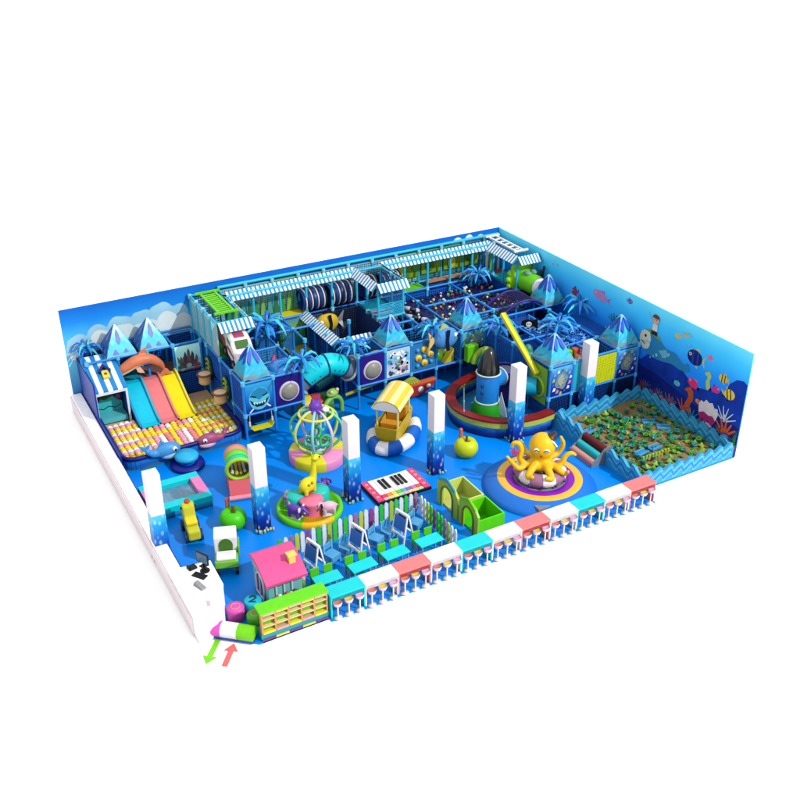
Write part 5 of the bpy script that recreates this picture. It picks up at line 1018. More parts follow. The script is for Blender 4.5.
for k in range(8): a = 2*pi*k/8; mb.tube([(.12*cos(a),.12*sin(a),2.12),(.3*cos(a),.3*sin(a),2.02),(.38*cos(a),.38*sin(a),2.1)], [.07,.06,.04], 8)
mb.sph((.12,0,2.44), (.06,.06,.1), 8, 6); mb.sph((-.12,0,2.44), (.06,.06,.1), 8, 6); mb.build("purple_topper", M(110,60,180), t, remesh=.03); MB().sph((.3,-.2,2.08), (.14,.14,.1), 10, 8).build("white_puff", WHITE, t)
# boat
rb = rad(43)
t = E("canopy_boat", "yellow boat with a striped canopy inside a blue and white life ring", "boat", (9.65, 7.35, 0), rb)
mb = MB(); mb.torus((0,0,.28), .75, .28, 48, 12, lambda i: ((i+2)//4) % 2, sx=1.72, sy=.95, flat=.95); mb.build("life_ring", [M(245,246,250), M(20,105,215)], t)
mb = MB(); q = [(-1.05,-.42),(-.8,-.48),(.8,-.48),(1.15,-.25),(1.15,.25),(.8,.48),(-.8,.48),(-1.05,.42)]
mb.add([(x*.85,y*.85,.05) for x, y in q]+[(x,y,1.0) for x, y in q], [tuple(reversed(range(8)))]+[(i,(i+1) % 8,8+(i+1) % 8,8+i) for i in range(8)]); mb.add([(x*.92,y*.9,1.0) for x, y in q]+[(x*.85,y*.8,.5) for x, y in q], [(i,8+i,8+(i+1) % 8,(i+1) % 8) for i in range(8)]+[tuple(range(8,16))]); mb.add([(x,y,1.0) for x, y in q]+[(x*.92,y*.9,1.0) for x, y in q], [(i,(i+1) % 8,8+(i+1) % 8,8+i) for i in range(8)]); mb.build("hull", M(215,185,25), t)
MB().bx(-.55,-.2,-.4,.4,.5,.95).build("bench", M(225,150,35), t, bevel=.03); MB().bx(.25,.5,-.4,.4,.5,1.3).build("bench", M(225,150,35), t, bevel=.03)
for x in (-.68,.68):
    for y in (-.4,.4): MB().cyl((x-.12,y,.95),(x-.12,y,1.78),.045,n=8).build("canopy_post", M(235,225,130), t)
mb = MB(); n = 14; 
for i in range(n):
    a0_, a1_ = pi*.92*(i/n)+pi*.04, pi*.92*((i+1)/n)+pi*.04
    P = lambda a, k: (.56*k*cos(a), 1.72+.42*k*sin(a))
    (ya,za),(yb,zb),(yc,zc),(yd,zd) = P(a0_,1),P(a1_,1),P(a1_,.93),P(a0_,.93)
    mb.add([(x,y,z) for x in (-1.0,.72) for y, z in ((ya,za),(yb,zb),(yc,zc),(yd,zd))], [(3,2,1,0),(4,5,6,7),(0,1,5,4),(1,2,6,5),(2,3,7,6),(3,0,4,7)], (i//2) % 2)
mb.build("striped_canopy", [M(250,240,165), M(240,205,60)], t)
mb = MB(); mb.prism([(.5*cos(a),1.72+.37*sin(a)) for a in [pi*i/12 for i in range(13)]], (-.99,0,0), (0,1,0), (0,0,1), (.03,0,0)); mb.build("canopy_gable", M(225,225,225), t)
# carousel
t = E("animal_carousel", "green round carousel with toy animals and a giraffe around pink and teal seats", "carousel", (4.85, 4.6, 0))
MB().lathe([(1.12,0),(1.14,.05),(1.12,.2),(1.0,.22),(.98,.16),(.001,.15)], n=48, m=lambda j, i: 1 if j >= 0 and 31 <= i <= 38 else 0).build("turntable", [M(105,220,20), M(250,195,20)], t)
MB().lathe([(.38,.15),(.36,.5),(.42,.62),(.38,.68),(.001,.7)], (-.05,-.3,0), 24).build("pink_seat", M(245,125,160), t)
for x, y in ((-.38,.2),(.42,.12)): MB().lathe([(.36,.15),(.36,.62),(.3,.7),(.001,.72)], (x,y,0), 22).build("teal_seat", M(40,200,190), t)
def critter(x, y, rz, m, head, label, nm, black=False):
    k = E(nm, label, "toy animal", (4.85+x, 4.6+y, .17), rz, "toy animals riding the carousel"); k.scale = (.84,)*3
    mb = MB(); mb.sph((0,0,.36), (.34,.2,.22), 16, 10); mb.sph((-.36,0,.46), (.16,.15,.15), 12, 8); mb.tube([(-.48,0,.46),(-.6,0,.36),(-.62,0,.24)], [.07,.06,.04], 8)
    for lx in (-.18,.2):
        for ly in (-.11,.11): mb.tube([(lx,ly,.3),(lx,ly,.03)], [.08,.07], 8)
    mb.tube([(.32,0,.42),(.42,0,.35)], [.04,.02], 6); mb.build("body", m, k, remesh=.03)
    for s_ in (-1, 1):
        mb = MB(); mb.sph((-.3,s_*.16,.5), (.05,.1,.12), 10, 6); mb.build("ear", BLACK if black else head, k); MB().sph((-.46,s_*.1,.53), .03, 8, 6).build("eye", BLACK, k)
    MB().sph((-.46,0,.36), (.1,.09,.07), 10, 6).build("muzzle", head, k)
    MB().bx(-.26,.28,-.17,.17,0,.035).build("foot_plate", WHITE, k)
critter(-.68, -.35, rad(125), M(105,65,180), M(235,230,240), "purple toy animal at the front left of the carousel", "toy_elephant"); critter(.38, -.72, rad(-15), M(240,190,215), LPINK, "pale pink toy animal with black ears at the front right of the carousel", "toy_pig", True)
critter(-.55, .5, rad(70), M(190,165,200), M(150,120,170), "pale mauve toy animal at the left rear of the carousel", "toy_hippo"); critter(.62, .45, rad(200), M(125,70,190), M(150,100,200), "violet toy animal at the right rear of the carousel", "toy_elephant")
k = E("toy_giraffe", "yellow toy giraffe standing in the middle of the carousel", "toy animal", (4.95, 4.72, .7), rad(20), "toy animals riding the carousel")
mb = MB(); mb.sph((-.1,0,.28), (.34,.24,.26), 16, 10); mb.tube(bez([(.12,0,.3),(.2,0,.65),(.22,0,1.0),(.24,0,1.15)], 4), [.15,.14,.13,.12,.11,.1,.1,.09,.09,.09,.09,.09,.1], 10); mb.sph((.28,-.05,1.2), (.17,.13,.12), 12, 8); mb.sph((.42,-.05,1.15), (.1,.1,.08), 10, 6)
for lx in (-.3,.08):
    for ly in (-.13,.13): mb.tube([(lx,ly,.2),(lx,ly,0)], [.08,.07], 8)
for s_ in (-.07,.05): mb.tube([(.2,s_,1.28),(.18,s_,1.42)], [.03,.03], 6)
mb.build("body", M(235,225,30), k, remesh=.03)
for s_ in (-.17,.07): MB().sph((.34,s_,1.25), .03, 8, 6).build("eye", BLACK, k)
for i in range(9): a = i*2.4; MB().sph((-.1+.3*cos(a)*.8, .2*sin(a), .3+.14*sin(i)), (.06,.06,.05), 8, 6).build("spot", M(190,130,40), k)
# apples
def apple(x, y, m, label):
    t = E("giant_apple", label, "apple", (x, y, 0), rad(20), "giant toy apples")
    MB().lathe([(.05,.02),(.2,0),(.36,.08),(.45,.28),(.44,.46),(.34,.62),(.2,.67),(.1,.63),(.03,.56),(.001,.55)], n=28).build("fruit", m, t); mb = MB(); mb.tube([(0,0,.55),(.03,0,.72),(.06,.04,.8)], [.05,.045,.05], 8); mb.build("stalk", M(120,70,40), t)
    mb = MB(); mb.cyl((.05,.3,.4),(.05,.3,.95),.075,n=12); mb.sph((.05,.3,.95), .075, 10, 6); mb.build("handle", M(205,110,100), t); MB().sph((-.04,-.16,.62), (.12,.05,.06), 10, 6).build("bite", M(70,90,20), t)
apple(2.25, 4.95, M(75,210,10), "giant green apple between the stroller and the column"); apple(11.4, 5.0, M(205,220,20), "giant yellow green apple left of the octopus")
# piano
t = E("floor_piano", "floor piano mat with black and white keys and a rainbow front", "piano mat", (8.05, 4.35, 0))
MB().bx(-1.07,1.07,-.70,.70,0,.12).build("black_base", M(22,16,26), t, bevel=.02); MB().bx(-.78,.78,-.32,.64,.121,.15).build("white_keys", M(250,250,252), t)
for i, c in enumerate((M(235,60,110),M(245,150,60),M(250,220,70),M(120,205,70),M(70,190,220),M(150,110,200),M(235,110,190),M(240,80,90))):
    x = -.78+1.56*i/8; MB().bx(x+.01,x+.185,-.52,-.335,.121,.148).build("colour_key", c, t); MB().bx(x+.005,x+.19,-.66,-.53,.121,.145).build("colour_tab", [M(250,190,190),M(250,225,150),M(235,240,160),M(180,230,180)][i % 4], t)
for i in range(1, 8):
    mb = MB(); mb.bx(-.78+1.56*i/8-.006,-.78+1.56*i/8+.006,-.32,.64,.1505,.152); mb.build("key_line", M(150,150,160), t)
for i in (1.8,2.6,4.4,5.2,6.0): mb = MB(); mb.bx(-.78+1.56*i/8-.045,-.78+1.56*i/8+.045,-.1,.5,.151,.19); mb.build("black_key", BLACK, t)
for x in (-.92,.92):
    MB().bx(x-.12,x+.12,-.66,.66,.121,.15).build("pink_end", M(235,70,140), t)
    for y in (-.4,-.1,.2,.45): MB().cyl((x,y,.15),(x,y,.156),.06,n=10).build("spot", M(245,170,120), t)
# water table
t = E("water_table", "square play pool with cyan and pink rims and grey blue water", "play pool", (1.03, 7.3, 0))
for nm, a, m in (("cyan_rim",(-1.05,1.05,-.87,-.52),M(0,215,228)),("cyan_rim",(-1.05,1.05,.52,.87),M(0,215,228)),("pink_rim",(-1.05,-.7,-.518,.518),M(238,135,200)),("pink_rim",(.7,1.05,-.518,.518),M(238,135,200))): MB().bx(*a,0.2,.45).build(nm, m, t, bevel=.02)
MB().bx(-1.03,1.03,-.85,.85,0,.199).build("sea_print_base", ramp_mat("base_print", [(0,(20,60,130)),(.5,(30,130,190)),(1,(60,170,200))], 0, .2, .9, 4), t)
MB().bx(-.7,.7,-.518,.518,.2,.28).build("water", M(95,150,185,rough=.15,spec=.5,var=.35,sc=7,bump=.6), t)
# caterpillar tunnel
t = E("barrel_tunnel", "striped barrel tunnel with a lime ring mouth on a salmon slide base", "barrel tunnel", (3.2, 6.75, 0), rad(-14))
for i, c in enumerate((M(30,215,165),M(120,215,60),M(225,150,120))):
    mb = MB(); mb.lathe([(.40,0),(.43,.02),(.43,.3),(.40,.32)], (0,.05+.33*i,.95), 28, 0, (0,1,.12)); mb.lathe([(.39,.32),(.39,0)], (0,.05+.33*i,.95), 28, 1, (0,1,.12)); mb.build("barrel_stripe", [c, M(70,90,40)], t)
mb = MB(); mb.torus((0,.02,.95), .43, .07, 32, 10, 0, (0,1,.12)); mb.build("mouth_ring", M(160,215,50), t)
for i, x in enumerate((-.22,-.07,.08,.22)): mb = MB(); mb.cyl((x,.25,.62+.05*abs(i-1.5)),(x,.9,.66),.06,n=8); mb.build("roller", [M(245,240,230),M(235,215,60),M(210,180,60),M(240,240,235)][i], t)
MB().prism([(-.42,0),(-.42,.14),(-.34,.16),(-.05,.55),(1.0,.55),(1.0,0)], (-.42,0,0), (0,1,0), (0,0,1), (.84,0,0)).build("slide_base", M(215,90,105), t, bevel=.02); mb = MB(); mb.cyl((-.45,-.44,.09),(.45,-.44,.09),.09,n=14); mb.build("lip", M(240,150,175), t)
# duck car
t = E("ride_on_duck", "yellow ride on duck with a red bill and dark wheels", "ride on toy", (.92, 5.25, 0), rad(-8))
mb = MB(); mb.prism([(-.62,.15),(-.6,.5),(-.25,.52),(.1,.62),(.2,.95),(.4,1.02),(.58,.9),(.55,.5),(.5,.15)], (-.2,0,0), (0,1,0), (0,0,1), (.4,0,0)); mb.build("body", M(205,205,50), t, bevel=.06)
MB().bx(-.19,.19,-.3,.1,.53,.66).build("saddle", M(240,225,50), t, bevel=.04); MB().sph((0,.42,1.03), (.1,.12,.07), 12, 8).build("bill", M(195,75,30), t)
for x in (-.24,.24):
    for y in (-.38,.35): mb = MB(); mb.cyl((x-.05,y,.19),(x+.05,y,.19),.19,n=18); w_ = mb.build("wheel", M(20,60,110), t); MB().cyl((x-.056,y,.19),(x+.056,y,.19),.07,n=10).build("hub", M(70,110,150), w_)
    MB().sph((x*.9,.3,.88), .05, 8, 6).build("eye", BLACK, t)
# stroller
t = E("toy_stroller", "green and white toy stroller with an arched opening and black wheels", "stroller", (1.35, 3.1, 0), rad(-20))
MB().bx(-.36,.36,-.5,.5,.28,.55).build("cart", M(125,205,60), t, bevel=.04); mb = MB(); mb.prism([(.0,.5),(-.02,1.1),(.5,1.18),(.52,.5)], (-.35,0,0), (0,1,0), (0,0,1), (.7,0,0)); mb.build("hood", M(248,250,250), t, bevel=.03)
mb = MB(); mb.prism([(-.2,.0)]+circ(0,.2,.22,.26,12,pi,0)+[(.2,.0)], (0,-.03,.6), (1,0,0), (0,0,1), (0,.02,0)); mb.build("arched_opening", M(70,120,30), t); MB().bx(-.3,.3,-.46,-.04,.55,.64).build("blanket", M(245,248,250), t, bevel=.03)
MB().bx(.37,.41,-.1,.45,.4,.75).build("green_side", M(110,195,60), t)
for x in (-.3,.3):
    for y in (-.4,.4): mb = MB(); mb.cyl((x-.05,y,.14),(x+.05,y,.14),.14,n=16); mb.build("wheel", BLACK, t)
    mb = MB(); mb.bar((x,-.42,.14),(x,-.42,.3),.05); mb.build("fork", M(110,180,60), t)
# green play boxes with arch fronts
for i, (y0, y1, m, mi, fm, lab) in enumerate(((1.65,2.95,M(215,230,110),M(200,205,110),M(180,200,60),"pale lime open play box with an arched front"),(.42,1.56,M(90,225,5),M(60,200,5),M(150,205,60),"bright green open play box with an arched front beside the counters"))):
    t = E("play_box", lab, "play box", (9.45, (y0+y1)/2, 0), 0, "open play boxes"); mb = MB(t.location); x0, x1, h, w = 8.98, 9.96, .7, .05
    mb.bx(x0,x1,y0,y0+w,0,h); mb.bx(x0,x1,y1-w,y1,0,h); mb.bx(x1-w,x1,y0+w+.001,y1-w-.001,0,h-.002); mb.build("box_wall", m, t); mb = MB(t.location); mb.bx(x0+.01,x1-w-.002,y0+w+.002,y1-w-.002,.0,.06); mb.build("box_floor", mi, t)
    yc = (y0+y1)/2; hw = (y1-y0)/2; arch = circ(0,.55,hw*.55,.38,14,pi,0)
    mb = MB(t.location); pts = [(-hw,0),(-hw,.85),(-hw*.6,1.08),(0,1.2),(hw*.6,1.08),(hw,.85),(hw,0),(hw*.55,0)]+[(-a,b) for a, b in arch]+[(-hw*.55,0)]
    mb.prism(pts, (8.9,yc,0), (0,-1,0), (0,0,1), (.08,0,0)); mb.build("arch_front", fm, t)
    mb = MB(t.location); mb.tube([(8.89,yc-a,b) for a, b in [(-hw*.55,0)]+arch+[(hw*.55,0)]], .035, 8); mb.build("arch_trim", M(120,100,30) if i else M(70,130,90), t)
    mb = MB(t.location); mb.prism([(-hw*.8,.98),(0,1.17),(hw*.8,.98),(hw*.75,1.1),(0,1.3),(-hw*.75,1.1)], (8.86,yc,0), (0,-1,0), (0,0,1), (.05,0,0)); mb.build("sign_band", M(40,160,190) if i == 0 else M(120,190,20), t)
# picket fence
t = E("picket_fence", "coloured picket fence around the drawing corner", "picket fence", (5.5, 2.6, 0))
pc = [M(60,205,60),M(235,245,250),M(165,120,160),M(200,215,60),M(235,245,250),M(160,70,150),M(235,245,250),M(50,200,60),M(230,245,250),M(175,205,60),M(70,210,50),M(225,242,250)]
nb_ = 27
def picket(x, y, ax_, m):
    mb = MB(t.location); o = Vector((x,y,0)); u = Vector(ax_); mb.prism([(-.07,.04),(.07,.04),(.07,.72),(.05,.79),(0,.83),(-.05,.79),(-.07,.72)], o-u.cross(Vector((0,0,1)))*.02, u, (0,0,1), u.cross(Vector((0,0,1)))*.04); mb.build("picket", m, t)
for i in range(nb_): picket(2.92+5.0*i/(nb_-1), 2.53+.18*i/(nb_-1), (1,.04,0), pc[i % 12])
for i in range(1, 12): picket(7.98, 2.66-2.35*i/11, (0,1,0), pc[(i*7+6) % 12])
for z in (.25,.55):
    mb = MB(t.location); mb.bar((2.85,2.57,z),(7.98,2.76,z),.035,0,.06); mb.bar((8.02,2.74,z),(8.02,.25,z),.035,0,.06); mb.build("rail", M(150,190,210), t)
# easels, chairs, tables
def easel(x, y, label, src=None):
    if src: return dup(src, (x,y,0), rad(-14), label)
    t = E("easel", label, "easel", (x, y, 0), rad(-14), "white drawing easels")
    for s_ in (-1, 1):
        for yy in (-1, 1):
            MB().bar((s_*.3,yy*.25,0),(s_*.26,yy*.03,1.12),.045).build("leg", WHITE, t)
        mb = MB(); n_ = Vector((0, s_*1.09, .29)).normalized()
    for yy in (-1, 1):
        R_ = Matrix.Rotation(yy*rad(11), 3, 'X'); mb = MB(); mb.box((0,yy*.115,.78), (.5,.03,.46), 0, R_); mb.build("board", M(60,115,205), t)
        MB().bar((-.29,yy*.19,.42),(.29,yy*.19,.42),.06,0,.04).build("tray", WHITE, t)
    MB().bar((-.3,0,1.12),(.3,0,1.12),.07).build("top_bar", WHITE, t); return t
def easel_r(t): t.rotation_euler = (0,0,rad(104))
e0 = easel(3.6, 1.5, "white easel with blue boards beside the pink roofed house"); easel_r(e0)
for x, lab in ((5.16, "white easel with blue boards in the middle of the drawing corner"), (6.74, "white easel with blue boards nearest the green play boxes")): easel_r(easel(x, 1.53, lab, e0))
t = ch = E("blue_chair", "blue plastic chair half hidden behind the pink roofed house", "chair", (3.22, 1.73, 0), rad(25), "light blue chairs")
cb = M(85,170,225); MB().bx(-.2,.2,-.2,.2,.28,.33).build("seat", cb, t, bevel=.01); MB().bx(-.2,.2,.17,.21,.42,.62).build("backrest", cb, t, bevel=.01)
for x in (-.18,.18):
    for y in (-.17,.18): MB().bar((x,y,0),(x,y,.66 if y > 0 else .3),.045).build("leg", M(120,195,235), t)
    MB().bar((x,-.18,.06),(x,.19,.06),.04).build("runner", M(120,195,235), t)
MB().bx(-.2,.2,-.2,-.17,.14,.28).build("apron", cb, t)
for x, y, lab in ((4.3,1.7,"left blue chair between the first two easels from the pink roofed house"),(4.88,1.82,"right blue chair between the first two easels from the pink roofed house"),(5.9,1.78,"left blue chair between the middle easel and the easel nearest the green boxes"),(6.44,1.9,"right blue chair between the middle easel and the easel nearest the green boxes"),(7.45,1.9,"blue chair in the corner of the picket fence")): dup(ch, (x,y,0), rad(25)+random.uniform(-.15,.15), lab, "light blue chairs")
tt = t = E("kids_table", "cyan table beside the shelf cabinet, first from the pink roofed house", "table", (3.58, .5, 0), 0, "cyan tables")
MB().bx(-.43,.43,-.23,.23,.46,.5).build("tabletop", M(0,222,228), t, bevel=.01)
for x in (-.36,.36):
    for y in (-.17,.17): MB().cyl((x,y,0),(x,y,.46),.025,n=8).build("leg", M(170,180,190), t)
gc = t = E("green_chair", "left green chair at the first cyan table from the pink roofed house", "chair", (3.36, .82, 0), 0, "green chairs"); gcm = M(90,210,40)
MB().bx(-.15,.15,-.17,.14,.26,.3).build("seat", gcm, t, bevel=.01); MB().bx(-.15,.15,.12,.16,.3,.62).build("backrest", gcm, t, bevel=.02)
for x in (-.12,.12):
    for y in (-.13,.12): MB().cyl((x,y,0),(x,y,.26),.022,n=6).build("leg", M(70,175,40), t)
MB().bx(-.152,-.15,-.17,.12,.26,.4).build("side", M(70,185,35), t)
ordn = ["first","second","third","fourth"]
for i, (x, y) in enumerate(((3.58,.5),(4.78,.53),(5.95,.58),(7.2,.62))):
    if i: dup(tt, (x,y,0), rad(3), "%s cyan table from the pink roofed house" % ordn[i], "cyan tables")
    for j, dx in enumerate((-.24,.22)):
        if i or j: dup(gc, (x+dx,y+.32,0), random.uniform(-.08,.08), "%s green chair at the %s cyan table from the pink roofed house" % (("left","right")[j], ordn[i]), "green chairs")
# pink roofed house
t = E("pink_roof_house", "small playhouse with a curved pink roof and a yellow chimney", "playhouse", (2.25, 1.15, 0))
hx0, hx1, hy0, hy1 = 1.72, 2.78, .55, 1.75
mb = MB(t.location); mb.bx(hx0,hx1,hy0,hy0+.05,0,.9); mb.bx(hx0,hx1,hy1-.05,hy1,0,.9); mb.bx(hx0,hx0+.05,hy0+.05,hy1-.05,0,.9); mb.bx(hx1-.05,hx1,hy0+.05,hy1-.05,0,.9); mb.build("wall", M(120,200,205), t)
rp = [(.02,1.02),(.25,1.16),(.6,1.33),(.95,1.40),(1.25,1.38),(1.42,1.25)]; rp = [(p.x,p.y) for p in bez([(a,b,0) for a, b in rp], 4)]
mb = MB(t.location); mb.prism(rp+[(a,b-.08) for a, b in reversed(rp)], (1.6,.35,0), (0,1,0), (0,0,1), (1.3,0,0)); rf = mb.build("roof", M(232,85,150), t)
mb = MB(t.location); mb.bx(2.5,2.7,.75,.92,1.24,1.5); mb.bx(2.46,2.74,.71,.96,1.5,1.55); mb.build("chimney", M(245,215,110), rf)
for s_ in (0,1):
    mb = MB(t.location); x_ = hx0-.02 if not s_ else hx1+.02; q = [(hy0,.88)]+[(max(hy0,.35+a), b-.085) for a, b in rp if .35+a < hy1]+[(hy1,.88)]; mb.prism(q, (x_,0,0), (0,1,0), (0,0,1), (.04 if not s_ else -.04,0,0)); mb.build("gable", M(190,200,215), t)
mb = MB(t.location); mb.prism([(.85,.12)]+[(1.15+.3*cos(a), .6+.34*sin(a)) for a in [pi-pi*i/10 for i in range(11)]]+[(1.45,.12)], (hx0-.012,0,0), (0,1,0), (0,0,1), (-.012,0,0)); wn = mb.build("window", M(45,65,120), t)
mb = MB(t.location); mb.tube([(hx0-.03,y,z) for y, z in [(.85,.12)]+[(1.15+.3*cos(a), .6+.34*sin(a)) for a in [pi-pi*i/10 for i in range(11)]]+[(1.45,.12)]], .04, 8, closed=True); mb.bar((hx0-.03,1.15,.12),(hx0-.03,1.15,.94),.05); mb.build("frame", M(225,215,235), wn)
mb = MB(t.location)
for i in range(3): mb.bar((1.95+.25*i,hy0-.02,.35),(1.95+.25*i,hy0-.02,.85),.05,0)
mb.bar((1.85,hy0-.02,.35),(2.65,hy0-.02,.35),.06); mb.build("window_frame", M(200,225,225), t)
for i in range(7): mb = MB(t.location); mb.sph((1.9+.12*i,hy0-.1,.42+.05*(i % 2)), (.07,.06,.07), 8, 6); mb.build("flower", [M(200,80,110),M(240,235,235),M(90,60,90)][i % 3], t)
mb = MB(t.location); mb.bx(1.72,2.78,hy0-.14,hy0-.04,.2,.34); mb.build("flower_box", M(90,190,185), t)
for i in range(6): mb = MB(t.location); mb.sph((2.9+.05*i % .2,.8+.12*i,.3+.1*(i % 3)), (.1,.1,.14), 8, 6); mb.build("shrub", [M(90,150,50),M(215,170,170),M(160,150,60)][i % 3], t)
# shelf cabinet
t = E("shelf_cabinet", "green topped shelf cabinet with fifteen small cubbies at the front left edge", "shelf cabinet", (2.05, -.45, 0))
mb = MB(t.location); mb.bx(1.0,3.1,-.62,-.16,.94,1.0); mb.build("top", M(105,222,20), t); mb = MB(t.location); mb.bx(1.03,3.07,-.49,-.44,.2,.94); mb.build("back_panel", M(125,190,25), t)
for i in range(6): x = 1.03+2.0*i/5; mb = MB(t.location); mb.bx(x-.002,x+.042,-.6,-.492,.22,.938); mb.build("divider", M(235,150,100), t)
for j, z in enumerate((.22,.46,.70)):
    for i in range(5): x = 1.074+2.0*i/5; mb = MB(t.location); mb.bx(x,x+.354,-.61,-.493,z,z+.022+(.045 if j == 0 else 0)); mb.build("shelf", ([M(240,225,60),M(235,170,160)][i % 2] if j == 0 else M(245,225,170)), t)
for i in range(5): x = 1.074+2.0*i/5; mb = MB(t.location); mb.bx(x,x+.354,-.613,-.58,.86,.937); mb.build("front_lip", [M(235,175,150),M(240,220,90)][i % 2], t)
mb = MB(t.location); mb.bx(1.0,3.1,-.60,-.18,.06,.218); mb.build("plinth", M(45,150,170), t)
for i in range(5): x = 1.02+2.06*i/5; mb = MB(t.location); mb.bx(x,x+.4,-.63,-.2,-.04,.058); mb.build("foot_block", [M(120,70,140),M(225,215,90)][i % 2], t)
# counters and stools
cc = [("cyan", M(0,215,222), M(15,150,170)), ("white", M(250,250,252), M(205,205,215)), ("pink", M(238,130,132), M(170,62,66))]
words = ["nearest the shelf cabinet","second from the shelf cabinet","third from the shelf cabinet","at the far end beside the sand pit"]
seen = {}; sc_cols = [("salmon", M(232,135,115)), ("yellow", M(245,210,100)), ("pink", M(245,185,220))]
spr = {}
seqn = {"cyan": 4, "white": 4, "pink": 3}
for i in range(11):
    nm, m, md = cc[(0,1,2,1,0,1,2,1,0,1,2)[i]]; seen[nm] = seen.get(nm, 0)+1; x0 = 3.12+1.12*i
    o_ = {1: "first", 2: "second", 3: "third", 4: "fourth", 5: "fifth"}[seen[nm]]
    t = E("counter", "%s %s counter from the shelf cabinet along the front edge" % (o_, nm), "counter", (x0+.56, -.45, 0), 0, "counters along the front edge")
    MB().bx(-.56,.56,-.27,.25,.74,.8).build("countertop", m, t, bevel=.008); MB().bx(-.55,.55,.2,.24,.42,.739).build("back_panel", md, t)
    MB().bx(-.54,.54,-.24,-.21,.6,.739).build("front_rail", md, t)
    for x in (-.555,.515): MB().bx(x,x+.04,-.25,.199,0,.739).build("side_panel", m, t)
    for j, (cn, cm) in enumerate(sc_cols):
        x = x0+.2+.36*j; lab = "%s seated stool at the %s %s counter from the shelf cabinet" % (cn, o_, nm)
        if cn not in spr:
            s_ = spr[cn] = E("bar_stool", lab, "stool", (x,-.73,0), 0, "bar stools along the front edge")
            MB().lathe([(.03,.42),(.11,.46),(.14,.55),(.13,.59)], n=18).build("seat_shell", M(248,215,230), s_); MB().lathe([(.135,.59),(.12,.565),(.001,.565)], n=18).build("cushion", cm, s_)
            MB().cyl((0,0,.02),(0,0,.45),.024,n=10).build("stem", M(240,235,242), s_); MB().lathe([(.13,0),(.13,.015),(.05,.035),(.03,.06)], n=18).build("base_plate", M(225,228,232), s_)
        else: dup(spr[cn], (x,-.73,0), 0, lab, "bar stools along the front edge")
# reception desk
t = E("reception_desk", "white angular reception desk at the front left corner", "desk", (.05, 1.3, 0))
dk = [(-.55,2.52),(.62,2.38),(.58,1.15),(.3,.42),(.0,.2),(-.55,.2)]
mb = MB(t.location); mb.prism([(x*.98,y) for x, y in dk], (0,0,0), (1,0,0), (0,1,0), (0,0,.93)); mb.build("desk_body", M(255,255,255), t); mb = MB(t.location); mb.prism(dk, (0,0,.932), (1,0,0), (0,1,0), (0,0,.06)); mb.build("desk_top", M(255,255,255), t, bevel=.01)
t = E("monitor", "black framed monitor on the reception desk", "monitor", (.34, 2.2, .995), rad(-62)); MB().bx(-.24,.24,-.02,.02,.12,.5).build("housing", M(25,25,40), t, bevel=.01); MB().bx(-.2,.2,-.028,-.021,.16,.46).build("screen", M(95,130,165,var=.4,sc=8), t); MB().cyl((0,.03,0),(0,.03,.2),.03,n=10).build("stand", BLACK, t); MB().bx(-.1,.1,-.08,.1,0,.015).build("foot", BLACK, t)
def small(nm, mb, m, loc, rz, lab, cat): tag(put(mb.build(nm, m, bevel=.008), loc, rz), lab, cat)
mb = MB(); mb.bx(-.11,.11,-.22,.22,0,.03)
for i in range(4):
    for j in range(8): mb.bx(-.09+.048*i,-.055+.048*i,-.2+.05*j,-.165+.05*j,.03,.04,1)
small("keyboard", mb, [M(18,18,22), M(40,40,46)], (.1,1.82,.995), rad(35), "black keyboard on the reception desk", "keyboard")
mb = MB(); mb.bx(-.13,.13,-.11,.11,0,.06); mb.cyl((-.1,-.05,.08),(-.1,.1,.08),.03,n=8); small("desk_phone", mb, M(15,15,18), (.02,2.28,.995), rad(10), "black desk phone left of the monitor", "phone")
mb = MB(); mb.lathe([(.001,0),(.15,0),(.15,.02),(.1,.03),(.001,.03)], n=20); small("mouse_pad", mb, M(16,16,20), (.32,1.98,.995), 0, "round black pad in front of the monitor", "mouse pad")
mb = MB(); mb.add([(-.1,-.2,0),(.1,-.2,0),(.1,.2,0),(-.1,.2,0),(-.08,-.18,.05),(.08,-.18,.05),(.06,.16,.14),(-.06,.16,.14)], [(0,3,2,1),(4,5,6,7),(0,1,5,4),(1,2,6,5),(2,3,7,6),(3,0,4,7)]); small("card_reader", mb, M(150,150,155), (-.05,1.35,.995), rad(20), "grey card reader on the reception desk", "card reader")
mb = MB(); mb.prism([(-.05,0),(.05,0),(.06,.2),(-.06,.2)], (0,0,0), (1,0,0), (0,0,1), (0,.02,0)); small("card_stand", mb, M(225,190,215), (-.12,.42,.995), rad(-30), "small pale pink card stand on the front end of the desk", "card stand")
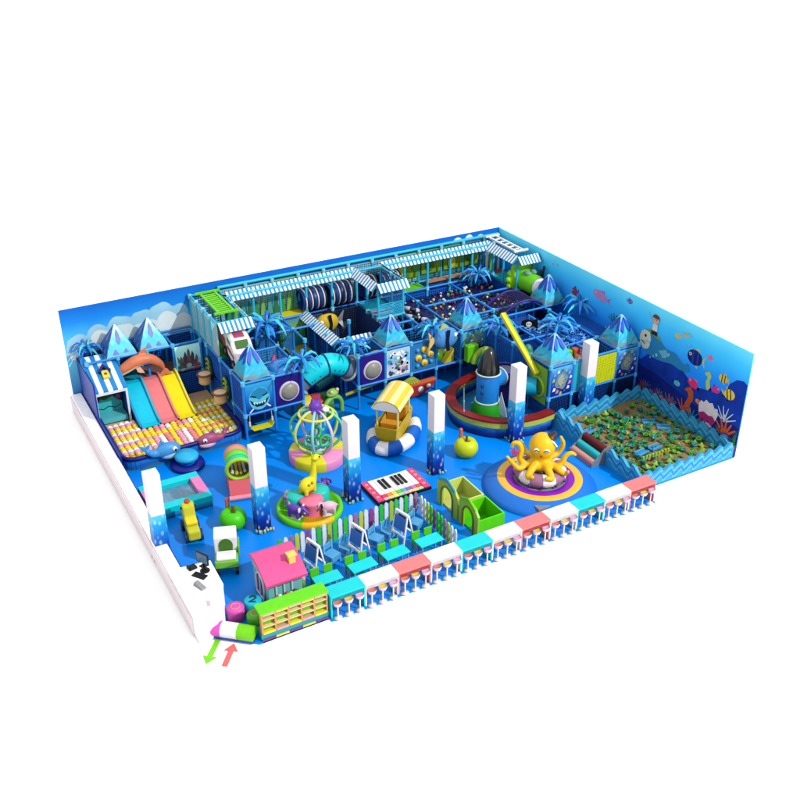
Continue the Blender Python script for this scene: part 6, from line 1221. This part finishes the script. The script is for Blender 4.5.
# gate log, arrows, number stools
t = E("foam_barrier", "pink, white and green foam log barrier across the entrance", "barrier", (.31,.03,0), math.atan2(-1.05,1.2)); Lg = .72
for i, c in enumerate((M(232,85,200),M(248,248,252),M(120,215,20))):
    mb = MB(); x0 = -Lg+2*Lg*i/3; mb.cyl((x0,0,.24),(x0+2*Lg/3,0,.24),.23,n=24); mb.build("foam_segment", c, t, bevel=.015)
MB().bx(-Lg,Lg,-.17,.17,0,.09).build("base", M(30,80,190), t)
def arrow(tail, tip, m, lab):
    a, b = Vector((*tail,0)), Vector((*tip,0)); d = (b-a); L = d.length; d /= L; n_ = Vector((-d.y,d.x,0)); w = .075
    mb = MB(a); mb.prism([(0,-w),(L-.28,-w),(L-.3,-w*2.6),(L,0),(L-.3,w*2.6),(L-.28,w),(0,w)], a+Vector((0,0,-.055)), d, n_, (0,0,.03)); tag(put(mb.build("floor_arrow", m), a), lab, "arrow")
arrow((-.05,.12),(-.66,-.62), M(125,220,25), "lime green arrow on the ground pointing out of the entrance"); arrow((-.25,-.95),(.3,-.24), M(238,110,110), "salmon arrow on the ground pointing into the entrance")
def nstool(x, y, m, lab, h=.45, num=False):
    t = E("round_stool", lab, "round stool", (x,y,0), 0, "round foam stools"); MB().lathe([(.24,0),(.26,.03),(.26,h-.04),(.23,h),(.001,h+.005)], n=26).build("drum", m, t)
    if num:
        mb = MB(); mb.tube([(-.09,.07,h+.01),(-.05,.13,h+.01),(.04,.14,h+.01),(.09,.08,h+.01),(.05,0,h+.01),(-.09,-.12,h+.01),(.1,-.12,h+.01)], .028, 6); o = mb.build("number_two", M(15,60,110), t); o.rotation_euler = (0,0,rad(-25))
    else:
        mb = MB(); mb.torus((0,0,h+.002), .13, .02, 20, 6); mb.build("top_ring", M(240,150,130), t)
nstool(.72,.68, M(228,90,195), "pink round stool behind the foam barrier"); nstool(1.27,.72, M(25,190,215), "cyan round stool marked with a 2 behind the shelf cabinet", .45, True); nstool(1.12,.12, M(80,185,40), "green round stool at the end of the shelf cabinet")
